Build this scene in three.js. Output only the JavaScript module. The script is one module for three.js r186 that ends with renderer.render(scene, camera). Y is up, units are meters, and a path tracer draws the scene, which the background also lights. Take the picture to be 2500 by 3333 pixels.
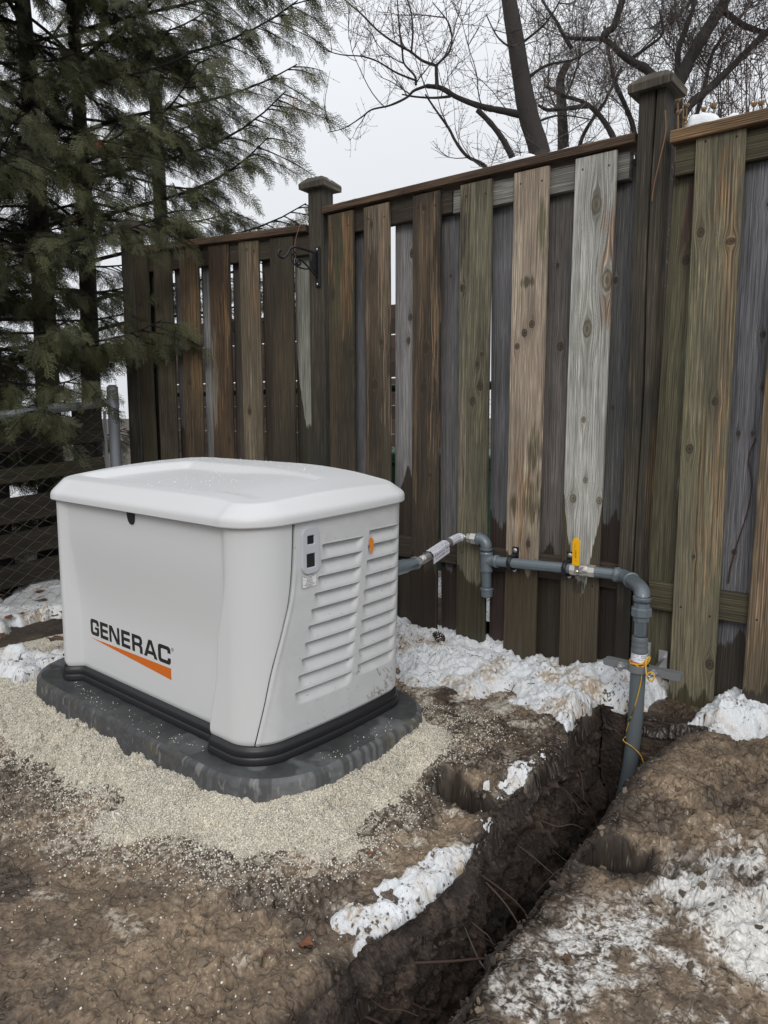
import * as THREE from 'three';
import { mergeGeometries, mergeVertices } from 'three/addons/utils/BufferGeometryUtils.js';
import { RoundedBoxGeometry } from 'three/addons/geometries/RoundedBoxGeometry.js';

// ---------- camera, sky, sun, exposure ----------
const scene = new THREE.Scene();
const camera = new THREE.PerspectiveCamera(71.6, 768 / 1024, 0.05, 400);
camera.position.set(1.383, 1.031, 1.141);
camera.rotation.order = 'YXZ';
camera.rotation.set(-0.1384, 0.7012, 0);
scene.add(camera);

const renderer = new THREE.WebGLRenderer({ antialias: true });
renderer.setSize(768, 1024);
renderer.toneMapping = THREE.LinearToneMapping;
renderer.toneMappingExposure = 1.06;
renderer.shadowMap.enabled = true;

{ // overcast sky: even cloud, brighter overhead than at the horizon
  const w = 256, h = 128, d = new Float32Array(w * h * 4);
  for (let j = 0; j < h; j++) {
    const el = ((j + 0.5) / h - 0.5) * Math.PI, s = Math.max(0, Math.sin(el));
    for (let i = 0; i < w; i++) {
      const a = i / w * Math.PI * 2;
      const cl = 1 + 0.02 * Math.sin(a * 3 + 5 * s) + 0.015 * Math.sin(a * 7 - 9 * s + 1);
      const L = (0.70 + 0.46 * s) * cl, k = (j * w + i) * 4;
      d[k] = L * 0.955; d[k + 1] = L * 0.985; d[k + 2] = L * 1.03; d[k + 3] = 1;
    }
  }
  const t = new THREE.DataTexture(d, w, h, THREE.RGBAFormat, THREE.FloatType);
  t.mapping = THREE.EquirectangularReflectionMapping; t.magFilter = THREE.LinearFilter; t.minFilter = THREE.LinearFilter;
  t.needsUpdate = true;
  scene.background = t; scene.environment = t;
}
const sun = new THREE.DirectionalLight(0xfffaf3, 1.1);
sun.position.set(4, 5.2, 6); sun.target.position.set(-0.5, 0, -0.5);
sun.castShadow = true; sun.shadow.radius = 45; sun.shadow.mapSize.set(2048, 2048);
Object.assign(sun.shadow.camera, { left: -8, right: 8, top: 8, bottom: -8, near: 0.5, far: 40 });
scene.add(sun, sun.target);

// ---------- helpers ----------
function rng(seed) { let a = seed >>> 0; return () => { a = (a + 0x6D2B79F5) | 0; let t = Math.imul(a ^ (a >>> 15), 1 | a); t = (t + Math.imul(t ^ (t >>> 7), 61 | t)) ^ t; return ((t ^ (t >>> 14)) >>> 0) / 4294967296; }; }
const NT = new Float32Array(65536); { const r = rng(7); for (let i = 0; i < 65536; i++) NT[i] = r(); }
function vn(x, y) { // value noise 0..1
  const xi = Math.floor(x), yi = Math.floor(y); let fx = x - xi, fy = y - yi;
  fx = fx * fx * (3 - 2 * fx); fy = fy * fy * (3 - 2 * fy);
  const a = xi & 255, b = (xi + 1) & 255, c = (yi & 255) << 8, d = ((yi + 1) & 255) << 8;
  const p = NT[a + c], q = NT[b + c], r = NT[a + d], s = NT[b + d];
  return p + (q - p) * fx + (r - p) * fy + (p - q - r + s) * fx * fy;
}
function fbm(x, y, o = 4) { let s = 0, a = 0.5, n = 0; for (let i = 0; i < o; i++) { s += a * vn(x, y); n += a; a *= 0.5; x = x * 2.03 + 17.3; y = y * 2.03 + 9.1; } return s / n; }
const clamp = (v, a = 0, b = 1) => v < a ? a : v > b ? b : v;
const ss = (a, b, v) => { const t = clamp((v - a) / (b - a)); return t * t * (3 - 2 * t); };
const mix = (a, b, t) => a + (b - a) * t;
const V = (x, y, z) => new THREE.Vector3(x, y, z);

const used = {};
function uname(n) { used[n] = (used[n] || 0) + 1; return used[n] === 1 ? n : n + '_' + String(used[n] - 1).padStart(3, '0'); }
function tag(o, label, category, group, kind) {
  if (label) o.userData.label = label; if (category) o.userData.category = category;
  if (group) o.userData.group = group; if (kind) o.userData.kind = kind; return o;
}
function shadow(m) { m.castShadow = true; m.receiveShadow = true; return m; }
function thing(name, label, category, base = [0, 0, 0], group) {
  const g = new THREE.Group(); g.name = uname(name); g.position.set(...base); scene.add(g); return tag(g, label, category, group);
}
// part in world coordinates under an unrotated thing (or part of one)
function part(parent, name, geo, mat) {
  const m = shadow(new THREE.Mesh(geo, mat)); m.name = name;
  let p = parent, o = V(0, 0, 0); while (p && p !== scene) { o.add(p.position); p = p.parent; }
  geo.translate(-o.x, -o.y, -o.z); parent.add(m); return m;
}
function single(name, geo, mat, label, category, group, kind, base) {
  const m = shadow(new THREE.Mesh(geo, mat)); m.name = uname(name);
  if (base) { geo.translate(-base[0], -base[1], -base[2]); m.position.set(...base); }
  scene.add(m); return tag(m, label, category, group, kind);
}
function std(o) { return new THREE.MeshStandardMaterial(o); }
function lin(r, g, b) { return new THREE.Color().setRGB(r, g, b); }
function dataTex(data, w, h, srgb) {
  const t = new THREE.DataTexture(data, w, h, THREE.RGBAFormat, THREE.UnsignedByteType);
  if (srgb) t.colorSpace = THREE.SRGBColorSpace;
  t.magFilter = THREE.LinearFilter; t.minFilter = THREE.LinearFilter; t.wrapS = t.wrapT = THREE.RepeatWrapping; t.needsUpdate = true; return t;
}
function canvasTex(w, h, draw) {
  const c = document.createElement('canvas'); c.width = w; c.height = h; draw(c.getContext('2d'), w, h);
  const t = new THREE.CanvasTexture(c); t.colorSpace = THREE.SRGBColorSpace; t.magFilter = THREE.LinearFilter; return t;
}
// triangle soup / indexed builder
class Geo {
  constructor() { this.p = []; this.i = []; this.uv = []; this.c = []; }
  v(x, y, z, u = 0, w = 0) { this.p.push(x, y, z); this.uv.push(u, w); return this.p.length / 3 - 1; }
  t(a, b, c) { this.i.push(a, b, c); }
  q(a, b, c, d) { this.i.push(a, b, c, a, c, d); }
  tube(pts, rad, sides = 6, cap = true) {
    const n = pts.length, rings = []; let up = null;
    for (let k = 0; k < n; k++) {
      const a = pts[Math.max(0, k - 1)], b = pts[Math.min(n - 1, k + 1)];
      const d = b.clone().sub(a).normalize();
      if (!up) { up = Math.abs(d.y) < 0.9 ? V(0, 1, 0) : V(1, 0, 0); }
      const s = d.clone().cross(up).normalize(); up = s.clone().cross(d).normalize();
      const r = typeof rad === 'number' ? rad : rad[k], ring = [];
      for (let j = 0; j < sides; j++) {
        const t = j / sides * Math.PI * 2, c = Math.cos(t) * r, e = Math.sin(t) * r;
        ring.push(this.v(pts[k].x + s.x * c + up.x * e, pts[k].y + s.y * c + up.y * e, pts[k].z + s.z * c + up.z * e, j / sides, k));
      }
      rings.push(ring);
    }
    for (let k = 0; k < n - 1; k++) for (let j = 0; j < sides; j++) { const m = (j + 1) % sides; this.q(rings[k][j], rings[k][m], rings[k + 1][m], rings[k + 1][j]); }
    if (cap) for (const [r, f] of [[rings[0], true], [rings[n - 1], false]]) for (let j = 1; j < sides - 1; j++) f ? this.t(r[0], r[j + 1], r[j]) : this.t(r[0], r[j], r[j + 1]);
    return this;
  }
  build(flat) {
    let g = new THREE.BufferGeometry();
    g.setAttribute('position', new THREE.Float32BufferAttribute(this.p, 3)); g.setAttribute('uv', new THREE.Float32BufferAttribute(this.uv, 2));
    g.setIndex(this.i); if (flat) g = g.toNonIndexed(); g.computeVertexNormals(); return g;
  }
}
function tubeGeo(pts, rad, sides = 10, cap = true) { return new Geo().tube(pts, rad, sides, cap).build(); }
function smooth(pts, n) { return new THREE.CatmullRomCurve3(pts, false, 'centripetal').getPoints(n); }
function boxW(x0, x1, y0, y1, z0, z1, r = 0.002) { const g = new RoundedBoxGeometry(x1 - x0, y1 - y0, z1 - z0, 1, Math.min(r, (x1 - x0) / 2.2, (y1 - y0) / 2.2, (z1 - z0) / 2.2)); g.translate((x0 + x1) / 2, (y0 + y1) / 2, (z0 + z1) / 2); return g; }
function rotYAround(g, a, x, z) { g.translate(-x, 0, -z); g.rotateY(a); g.translate(x, 0, z); return g; }
// ---------- weathered wood: three atlases of plank strips ----------
const AT_W = 2048, AT_H = 900;
function woodAtlas(specs, seed) {
  const col = new Uint8Array(AT_W * AT_H * 4), bmp = new Uint8Array(AT_W * AT_H * 4), rgh = new Uint8Array(AT_W * AT_H * 4);
  const n = specs.length, sw = Math.floor(AT_W / n), rects = [];
  specs.forEach((s, k) => {
    const w = s.w || 0.15, h = s.h || 1.95, ox = k * 3.17 + seed * 11.3, oy = k * 7.31 + seed * 5.7;
    rects.push([k * sw / AT_W, (k + 1) * sw / AT_W]);
    const kn = s.knots || [];
    for (let j = 0; j < AT_H; j++) for (let i = 0; i < sw; i++) {
      const x = (i + 0.5) / sw * w, y = (j + 0.5) / AT_H * h;
      // grain coordinate bent round the knots
      let gx = x + 0.012 * (fbm(ox + x * 5, oy + y * 1.1, 2) - 0.5) + (s.slant || 0) * y, kd = 0, kr = 0;
      for (const q of kn) {
        const dx = (x - q[0]) / q[2], dy = (y - q[1]) / (q[2] * (q[3] || 1.3)), d2 = dx * dx + dy * dy;
        if (d2 < 40) {
          gx += q[2] * 0.9 * Math.exp(-d2 * 0.16) * (dx > 0 ? -1 : 1) * Math.min(1, Math.abs(dx) * 1.4);
          const wob = 1 + 0.35 * (vn(ox + x * 160, oy + y * 160) - 0.5);
          if (d2 < 1.6 * wob) { kd = Math.max(kd, 1 - ss(0.55, 1.5 * wob, d2)); kr = Math.sin(Math.sqrt(d2) * 9); }
          kd = Math.max(kd, 0.35 * Math.exp(-(dx * dx * 0.7 + dy * dy * 0.12)));
        }
      }
      const rf = s.rings || 150;
      const ring = 0.5 + 0.5 * Math.sin(gx * rf * 6.28 + 3 * (fbm(ox + gx * 14, oy + y * 0.5, 2) - 0.5) * 6.28);
      const fib = fbm(ox + gx * 420, oy + y * 5, 3), fib2 = fbm(ox + gx * 900 + 50, oy + y * 16, 2), blot = fbm(ox + x * 9, oy + y * 2.2, 4), big = fbm(ox + x * 4, oy + y * 1.0, 3);
      let g = 0.45 * (fib - 0.5) + 0.17 * (ring - 0.5) * (0.5 + big) + 0.25 * (fib2 - 0.5);
      let t = clamp(0.5 + g * 1.1 + (blot - 0.5) * 1.5 + (s.bias || 0));
      let r = mix(s.a[0], s.b[0], t), gg = mix(s.a[1], s.b[1], t), b = mix(s.a[2], s.b[2], t);
      const tint = (c, m) => { r = mix(r, c[0], m); gg = mix(gg, c[1], m); b = mix(b, c[2], m); };
      // algae film: speckled along the grain
      if (s.green) { let m = ss(0.5, 0.72, fbm(ox + 40 + x * 11, oy + y * 1.6, 4) + (s.green - 0.5) * 0.5); m *= 0.35 + 0.65 * ss(0.35, 0.6, fbm(ox + gx * 260, oy + y * 26, 2)); tint(s.gc || [82, 82, 58], m * 0.85); }
      // bare patches where the surface has worn off: streaky outline
      for (const p of s.bare || []) {
        const dx = Math.abs(x - p[0]) / p[2], dy = Math.abs(y - p[1]) / p[3];
        const bs = Math.min(1, 1.15 - Math.max(dx + 0.3 * (vn(ox + y * 13, oy + 3) - 0.5), dy * dy)); if (bs < -0.4) continue;
        const m = ss(0.46, 0.60, 0.31 + 0.46 * bs + 1.25 * (fbm(ox + gx * 330 + 9, oy + y * 7, 3) - 0.5) + 0.9 * (blot - 0.5)) * 0.92; const c = p[4]; const l = 0.84 + 0.7 * (fib - 0.5) + 0.25 * (ring - 0.5);
        r = mix(r, c[0] * l, m); gg = mix(gg, c[1] * l, m); b = mix(b, c[2] * l, m);
      }
      for (const p of s.dark || []) { // dark stains with a ragged outline
        const dx = Math.abs(x - p[0]) / p[2], dy = Math.abs(y - p[1]) / p[3];
        const m = ss(0, 0.5, 1 - Math.hypot(dx, dy) + 1.5 * (blot - 0.5) + 0.9 * (fbm(ox + gx * 120 + 3, oy + y * 12, 3) - 0.5));
        const c = p[4] || [52, 45, 36]; tint(c, m * 0.8);
      }
      const fk = ss(0.60, 0.72, fbm(ox + gx * 520 + 70, oy + y * 9, 2)) * ss(0.4, 0.62, fbm(ox + 7 + x * 12, oy + y * 2.4, 3)) * (s.fleck ?? 0.4); tint([Math.min(235, s.b[0] * 1.35 + 14), Math.min(235, s.b[1] * 1.32 + 12), Math.min(235, s.b[2] * 1.25 + 10)], fk);
      const l2 = (s.k || 1) * (0.9 + 0.42 * (fib2 - 0.5) + 0.42 * (fib - 0.5)); r *= l2; gg *= l2; b *= l2;
      { const lu = .3 * r + .59 * gg + .11 * b; r = mix(lu, r, .82); gg = mix(lu, gg, .82); b = mix(lu, b, .82); }
      let rough = 0.86, bump = 128 + 85 * g + 26 * (ring - 0.5);
      const pit = ss(0.74, 0.8, fib) * 0.5; r *= 1 - pit * 0.45; gg *= 1 - pit * 0.45; b *= 1 - pit * 0.45; bump -= pit * 60;
      if (kd > 0) { tint(s.knot || [48, 38, 28], kd * (0.72 + 0.2 * kr)); bump += kd * 22; }
      // water soaked up from the foot, jagged tide line
      if (s.wet !== undefined) {
        const tide = s.wet + 0.16 * (fbm(ox + x * 16, 3 + oy, 2) - 0.5) + 0.09 * Math.abs(Math.sin(x * 46 + ox)) * (vn(ox + x * 30, 1) - 0.2) + (s.wetc || 0) * Math.pow(Math.abs(x / w - 0.5) * 2, 2) + 0.03 * (vn(ox + x * 260, oy) - 0.5);
        const m = 1 - ss(tide - 0.008, tide + 0.006, y);
        if (m > 0) { const c = s.wetCol || [50, 40, 29]; const k = 0.82 + 0.5 * (fib - 0.5); r = mix(r, mix(c[0] * k, r, 0.16), m); gg = mix(gg, mix(c[1] * k, gg, 0.16), m); b = mix(b, mix(c[2] * k, b, 0.16), m); rough = mix(rough, 0.55, m); }
      }
      for (const p of s.nails || (h > 1.9 && h < 2 && !s.nonail ? [[.03, 1.885], [w - .032, 1.88], [.028, .425], [w - .03, .41]] : [])) { const d = Math.hypot(x - p[0], y - p[1]); if (d < 0.0034) { r *= 0.3; gg *= 0.28; b *= 0.28; bump -= 40; } }
      const q = (j * AT_W + k * sw + i) * 4;
      col[q] = clamp(r, 0, 255); col[q + 1] = clamp(gg, 0, 255); col[q + 2] = clamp(b, 0, 255); col[q + 3] = 255;
      bmp[q] = bmp[q + 1] = bmp[q + 2] = clamp(bump, 0, 255); bmp[q + 3] = 255;
      const R = clamp(rough + 0.15 * (fib - 0.5)) * 255; rgh[q] = rgh[q + 1] = rgh[q + 2] = R; rgh[q + 3] = 255;
    }
  });
  const mat = std({ map: dataTex(col, AT_W, AT_H, true), bumpMap: dataTex(bmp, AT_W, AT_H), bumpScale: 0.004, roughnessMap: dataTex(rgh, AT_W, AT_H), roughness: 1, metalness: 0 });
  return { mat, rects };
}
// plank along local +y: outline is a polygon in x,z; the front is +z; bend(t) -> [dx,dz]
function plankGeo(w, h, t, rect, o = {}) {
  const c = o.c || 0.0025, G = new Geo(), ny = o.ny || 5;
  const prof = (f) => {
    const P = [[-w / 2 + c, -t / 2], [w / 2 - c, -t / 2], [w / 2, -t / 2 + c], [w / 2, t / 2 - c], [w / 2 - c, t / 2]];
    if (o.notch) { const nx = o.notch(f), nw = 0.0022 + 0.0022 * vn(f * 9, 2); P.push([nx + nw, t / 2], [nx, t / 2 - 0.022], [nx - nw, t / 2]); }
    P.push([-w / 2 + c, t / 2], [-w / 2, t / 2 - c], [-w / 2, -t / 2 + c]); return P;
  };
  const rows = [], u0 = rect[0] + 0.0006, u1 = rect[1] - 0.0006, v0 = o.v0 || 0, v1 = o.v1 || 1;
  for (let k = 0; k <= ny; k++) {
    const f = k / ny, b = o.bend ? o.bend(f) : [0, 0], P = prof(f); const row = [];
    const top = k === ny && o.slope ? o.slope : 0;
    for (const [x, z] of P) row.push(G.v(x + b[0], f * h + top * x, z + b[1], mix(u0, u1, clamp((x + w / 2 + (t / 2 - z) * 0.35) / (w + t * 0.35))), mix(v0, v1, f)));
    rows.push(row);
  }
  const m = rows[0].length;
  for (let k = 0; k < ny; k++) for (let j = 0; j < m; j++) { const a = (j + 1) % m; G.q(rows[k][a], rows[k][j], rows[k + 1][j], rows[k + 1][a]); }
  for (let j = 1; j < m - 1; j++) { G.t(rows[0][0], rows[0][j], rows[0][j + 1]); G.t(rows[ny][0], rows[ny][j + 1], rows[ny][j]); }
  return G.build(true);
}
// ---------- wooden fence ----------
const TAN = [160, 134, 106], ORG = [150, 110, 70], GRY = [150, 148, 140];
const frontSpecs = [
  // left bay, far to near
  { w: .137, a: [52, 44, 31], b: [82, 72, 48], green: .5, gc: [64, 64, 40], knots: [[.07, 1.62, .012]] },
  { w: .125, a: [55, 49, 37], b: [88, 78, 56], green: .45, gc: [66, 66, 44], knots: [[.08, .55, .014], [.06, .47, .01], [.05, 1.5, .008]] },
  { w: .127, a: [58, 46, 32], b: [100, 80, 54], green: .3, bare: [[.09, 1.55, .03, .35, [128, 98, 62]], [.05, .6, .02, .3, [120, 92, 60]]], knots: [[.04, 1.2, .01]] },
  { w: .132, a: [56, 42, 29], b: [96, 72, 46], green: .2, bare: [[.1, 1.55, .028, .4, [138, 98, 56]], [.02, 1.22, .014, .22, [140, 130, 112]]], knots: [[.1, .9, .01]] },
  { w: .122, a: [74, 65, 50], b: [122, 106, 82], green: .3, bare: [[.09, 1.72, .03, .18, [140, 112, 82]], [.05, 1.05, .02, .25, [140, 126, 100]]], knots: [[.04, 1.05, .012], [.05, 1.84, .006], [.09, 1.83, .006]] },
  { w: .138, a: [50, 42, 30], b: [78, 66, 46], green: .4, gc: [62, 62, 42], knots: [[.1, .6, .01]] },
  // middle bay
  { w: .16, a: [56, 48, 35], b: [88, 74, 52], green: .5, gc: [80, 80, 52], bare: [[.125, 1.79, .032, .13, ORG], [.025, 1.8, .018, .16, [150, 108, 66]], [.118, 1.53, .036, .16, ORG]], knots: [[.03, 1.58, .012], [.14, 1.3, .016]], wet: .25 },
  { w: .152, a: [62, 52, 39], b: [104, 88, 68], green: .25, bare: [[.125, 1.5, .03, .55, TAN], [.02, 1.2, .012, .6, [140, 112, 82]], [.05, 1.85, .035, .1, [130, 116, 96]]], knots: [[.06, 1.15, .017, 1.2], [.1, 1.34, .01], [.05, 1.86, .008]], rings: 110, wet: .2 },
  { w: .147, a: [52, 43, 33], b: [88, 73, 55], green: .15, bare: [[.118, 1.45, .028, .55, [156, 124, 88]], [.05, 1.6, .01, .3, [130, 104, 74]], [.02, .9, .008, .3, [120, 92, 64]]], knots: [[.075, 1.3, .016], [.06, 1.13, .016], [.06, 1.88, .01], [.1, .75, .008]], wet: .35 },
  { w: .148, k: 1.06, fleck: .5, a: [76, 71, 55], b: [112, 106, 84], green: .55, gc: [90, 88, 64], bare: [[.02, 1.3, .02, .6, [126, 116, 96]], [.025, 1.75, .02, .15, [78, 68, 54]]], knots: [[.018, 1.53, .012], [.09, 1.22, .009], [.105, 1.13, .014], [.07, 1.07, .014], [.11, 1.26, .007]], wet: .32, wetCol: [60, 54, 36] },
  { w: .148, k: 1.12, fleck: .55, a: [124, 108, 90], b: [176, 158, 138], green: .12, gc: [92, 92, 60], knots: [[.06, 1.33, .012], [.09, 1.36, .012], [.1, .5, .01], [.03, 1.28, .01]], dark: [[.12, 1.74, .03, .12, [92, 90, 62]], [.11, .88, .05, .12, [84, 76, 54]], [.07, 1.52, .03, .03, [70, 62, 46]], [.12, .66, .06, .12, [80, 70, 48]], [.03, .66, .02, .08, [80, 66, 46]]], bare: [[.07, .62, .04, .25, [150, 116, 84]]], wet: .42, wetCol: [64, 54, 36], rings: 170 },
  { w: .156, k: 1.12, a: [126, 126, 119], b: [170, 169, 162], green: .0, gc: [120, 120, 92], knots: [[.085, 1.76, .018, 1.9], [.07, 1.34, .017, 1.9], [.085, .8, .009], [.07, 1.02, .009], [.04, .73, .013], [.14, .73, .011], [.135, 1.5, .018, 2.2]], bare: [[.14, 1.55, .024, .25, [168, 140, 116]]], wet: .36, wetc: .42, wetCol: [72, 60, 42], rings: 120, knot: [86, 78, 62], dark: [[.07, .4, .03, .03, [40, 34, 26]]] },
  // right bay
  { w: .152, k: 1.02, fleck: .5, a: [88, 83, 64], b: [132, 122, 94], green: .68, gc: [108, 108, 74], bare: [[.09, 1.78, .025, .12, [164, 124, 80]], [.12, 1.2, .025, .6, [158, 130, 94]], [.07, .8, .012, .3, [140, 118, 84]]], knots: [[.03, 1.62, .012], [.12, 1.58, .014, .8], [.1, 1.1, .01], [.03, .95, .012], [.06, .6, .006], [.13, .25, .014]], rings: 95, slant: .012, wet: .12, wetCol: [70, 64, 40] },
  { w: .15, a: [86, 74, 54], b: [132, 112, 84], green: .5, gc: [88, 90, 56], bare: [[.05, .9, .04, .5, [160, 128, 96]]], knots: [[.05, 1.2, .01]], wet: .2 },
];
const rearSpecs = [
  { w: .14, k: 1.28, fleck: .2, a: [34, 28, 22], b: [52, 44, 34] },
  { w: .14, k: 1.28, fleck: .2, a: [64, 62, 60], b: [92, 90, 88], wet: .9 },
  { w: .14, k: 1.28, fleck: .2, a: [84, 84, 84], b: [116, 116, 116], wet: .7 },
  { w: .14, k: 1.28, fleck: .2, a: [48, 42, 36], b: [70, 62, 54] },
  { w: .14, k: 1.28, fleck: .2, a: [48, 40, 32], b: [68, 58, 46] },
  { w: .14, k: 1.28, fleck: .2, a: [92, 92, 84], b: [124, 124, 114], wet: .95, wetCol: [52, 46, 34], wetc: .4 },
  { w: .15, k: 1.28, fleck: .2, a: [62, 61, 64], b: [90, 89, 92], wet: .5 },
  { w: .15, k: 1.28, fleck: .2, a: [84, 82, 82], b: [120, 118, 116], knots: [[.1, 1.72, .014], [.09, 1.45, .012], [.08, 1.35, .012]], wet: .68 },
  { w: .15, k: 1.28, fleck: .2, a: [68, 66, 66], b: [96, 94, 94], knots: [[.06, 1.6, .006], [.14, 1.35, .01]], wet: .35, wetCol: [56, 44, 36] },
  { w: .15, k: 1.28, fleck: .2, a: [66, 65, 67], b: [96, 95, 98], knots: [[.14, 1.7, .012], [.12, 1.4, .01], [.13, 1.3, .01]], wet: .58, wetCol: [58, 42, 36] },
  { w: .15, k: 1.28, fleck: .2, a: [64, 60, 58], b: [94, 88, 84], green: .1, knots: [[.08, 1.58, .007], [.1, 1.28, .013]], wet: .48, wetc: -.2, wetCol: [50, 42, 30] },
  { w: .14, k: 1.28, fleck: .2, a: [62, 62, 62], b: [90, 90, 90], knots: [[.05, 1.5, .01], [.06, 1.05, .006]], wet: .6, wetCol: [52, 40, 32] },
  { w: .16, k: 1.28, fleck: .2, a: [58, 54, 40], b: [88, 84, 62], green: .4, dark: [[.1, 1.7, .05, .2, [66, 44, 40]]], bare: [[.12, .9, .03, .32, [146, 146, 142]]], knots: [[.06, 1.55, .012]] },
  { w: .16, k: 1.28, fleck: .2, a: [72, 72, 76], b: [112, 112, 116], knots: [[.1, 1.68, .014, .5], [.12, 1.46, .009], [.1, 1.3, .008], [.09, 1.0, .006], [.05, 1.0, .006], [.06, .62, .008], [.11, 1.14, .006]], wet: .3, wetCol: [60, 52, 40] },
];
const frameSpecs = [
  { w: .09, h: 2.2, a: [48, 44, 36], b: [78, 71, 57], green: .25, gc: [56, 56, 40] },       // posts
  { w: .09, h: 2.2, a: [46, 42, 34], b: [80, 72, 58], green: .05, rings: 170, bare: [[.08, .9, .012, .3, [110, 86, 54]]], wet: .5, wetCol: [44, 38, 28] },
  { w: .04, h: 1.6, a: [66, 48, 34], b: [120, 90, 62], green: .12, rings: 260, knots: [[.02, .5, .01]] },  // cap rails
  { w: .05, h: 1.6, a: [88, 66, 42], b: [150, 114, 74], green: .3, rings: 220, knots: [[.025, .55, .012]] },
  { w: .09, h: 1.6, a: [48, 40, 31], b: [74, 62, 48], green: .15 },                        // rails
  { w: .09, h: 1.6, a: [96, 94, 88], b: [140, 138, 130], rings: 130 },
  { w: .09, h: 1.6, a: [60, 56, 40], b: [92, 84, 58], green: .4 },
  { w: .14, h: .3, a: [54, 48, 40], b: [92, 84, 70], green: .25, gc: [60, 58, 40] },        // post caps
];
const AF = woodAtlas(frontSpecs, 1), AR = woodAtlas(rearSpecs, 2), AX = woodAtlas(frameSpecs, 3);

const fence = thing('wooden_fence', 'tall weathered board on board wooden fence with square posts, behind the grey pipe', 'fence', [-0.4, 0, -1.44]);
const BX = -2.22, BZ = -1.10, BANG = Math.atan2(0.30, 1.03); // left bay turns toward the yard
const rF = rng(31);
function place(geo, x, y, z, ang = 0, tilt = 0) { if (tilt) geo.rotateZ(tilt); if (ang) geo.rotateY(ang); geo.translate(x, y, z); return geo; }
function bayPt(s, off) { return [BX + s * Math.cos(BANG) + off * Math.sin(BANG), BZ - s * Math.sin(BANG) + off * Math.cos(BANG)]; }
const dirtyBend = (a, b, s) => (f) => [a * Math.sin(f * 3.1 + s), b * Math.sin(f * 2.3 + s * 2)];
function board(atlas, k, x0, x1, y0, y1, z, ang, tilt, slope, s) {
  const w = x1 - x0;
  const g = plankGeo(w, y1 - y0, 0.016, atlas.rects[k], { v0: Math.max(0, y0 / 1.95), v1: y1 / 1.97, slope, bend: dirtyBend(0.0015 + rF() * .002, 0.002 + rF() * 0.003, rF() * 6) });
  const c = (x0 + x1) / 2;
  if (ang) { const [px, pz] = bayPt(c, z); place(g, px, y0, pz, ang, tilt); } else place(g, c, y0, z, 0, tilt);
  return part(fence, 'board', g, atlas.mat);
}
// left bay: positions along the bay, offset from its front plane
[[-.118, .018], [.054, .177], [.225, .350], [.414, .545], [.616, .737], [.801, .938]].forEach(([a, b], k) =>
  board(AF, k, a, b, -0.05, 1.897 - (k === 4 ? 0.004 : 0) + rF() * .006, -0.008, BANG, (rF() - .5) * .008, k === 4 ? -0.05 : (rF() - .5) * 0.05));
[[-.03, .05], [.148, .285], [.337, .475], [.53, .668], [.722, .86], [.915, 1.05]].forEach(([a, b], k) => board(AR, k, a, b, -0.05, 1.87, -0.064, BANG, (rF() - .5) * .01, 0));
// middle bay
[[-1.117, -.955, 1.963], [-.879, -.727, 1.958], [-.600, -.453, 1.957], [-.349, -.200, 1.952], [-.103, .045, 1.948], [.153, .308, 1.945]].forEach(([a, b, h], k) =>
  board(AF, 6 + k, a, b, k > 4 ? -0.05 : 0.0, h, -1.408, 0, [-.003, .004, .002, .001, .0015, .001][k], -0.012));
[[-1.01, -.87], [-.742, -.6], [-.462, -.317], [-.206, -.057], [-.005, .145], [.262, .38]].forEach(([a, b], k) => board(AR, 6 + k, a, b, -0.02, 1.92, -1.464, 0, [.004, .001, .017, .017, .006, .004][k], 0));
// right bay
board(AF, 12, .584, .735, -0.1, 1.918, -1.408, 0, .006, -0.02); board(AF, 13, .826, .976, -0.1, 1.915, -1.408, 0, 0.002, 0); board(AF, 7, 1.08, 1.23, -0.1, 1.912, -1.408, 0, 0, 0); board(AF, 9, 1.32, 1.47, -0.1, 1.91, -1.408, 0, 0, 0);
board(AR, 12, .466, .625, -0.1, 1.88, -1.464, 0, -.010, 0); board(AR, 13, .695, .86, -0.1, 1.88, -1.464, 0, .003, 0); board(AR, 8, .96, 1.11, -0.1, 1.88, -1.464); board(AR, 10, 1.2, 1.35, -0.1, 1.88, -1.464);

// rails and cap rails: planks laid on their side (length along x)
function rail(name, k, x0, x1, yc0, yc1, hgt, z0, z1, ang) {
  const L = x1 - x0, g = plankGeo(hgt, L, z1 - z0, AX.rects[k], { v1: Math.min(1, L / 1.6), c: 0.003, ny: 4, bend: dirtyBend(.002, .002, x0 * 3) });
  g.rotateZ(-Math.PI / 2); g.rotateZ(Math.atan2(yc1 - yc0, L)); 
  if (ang) { g.rotateY(ang); const [px, pz] = bayPt(x0, (z0 + z1) / 2); g.translate(px, yc0, pz); } else g.translate(x0, yc0, (z0 + z1) / 2);
  return part(fence, name, g, AX.mat);
}
rail('cap_rail', 2, -1.140, .372, 1.992, 1.966, .032, -1.492, -1.386); rail('rail', 5, -.40, .345, 1.9, 1.893, .092, -1.455, -1.4175); rail('rail', 4, -1.13, -.405, 1.915, 1.904, .09, -1.455, -1.4175);
rail('cap_rail', 3, .492, 1.7, 1.942, 1.93, .038, -1.49, -1.386); rail('rail', 6, .502, 1.7, 1.868, 1.868, .09, -1.455, -1.4175);
rail('cap_rail', 2, -.02, 1.02, 1.918, 1.924, .034, -.092, .014, BANG); rail('rail', 4, -.06, 1.03, 1.845, 1.85, .09, -.055, -.0175, BANG);
rail('rail', 4, -1.13, .372, .405, .42, .095, -1.455, -1.4175); rail('rail', 6, .49, 1.7, .375, .38, .1, -1.455, -1.4175); rail('rail', 4, -.06, 1.03, .4, .4, .09, -.055, -.0175, BANG);

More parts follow.
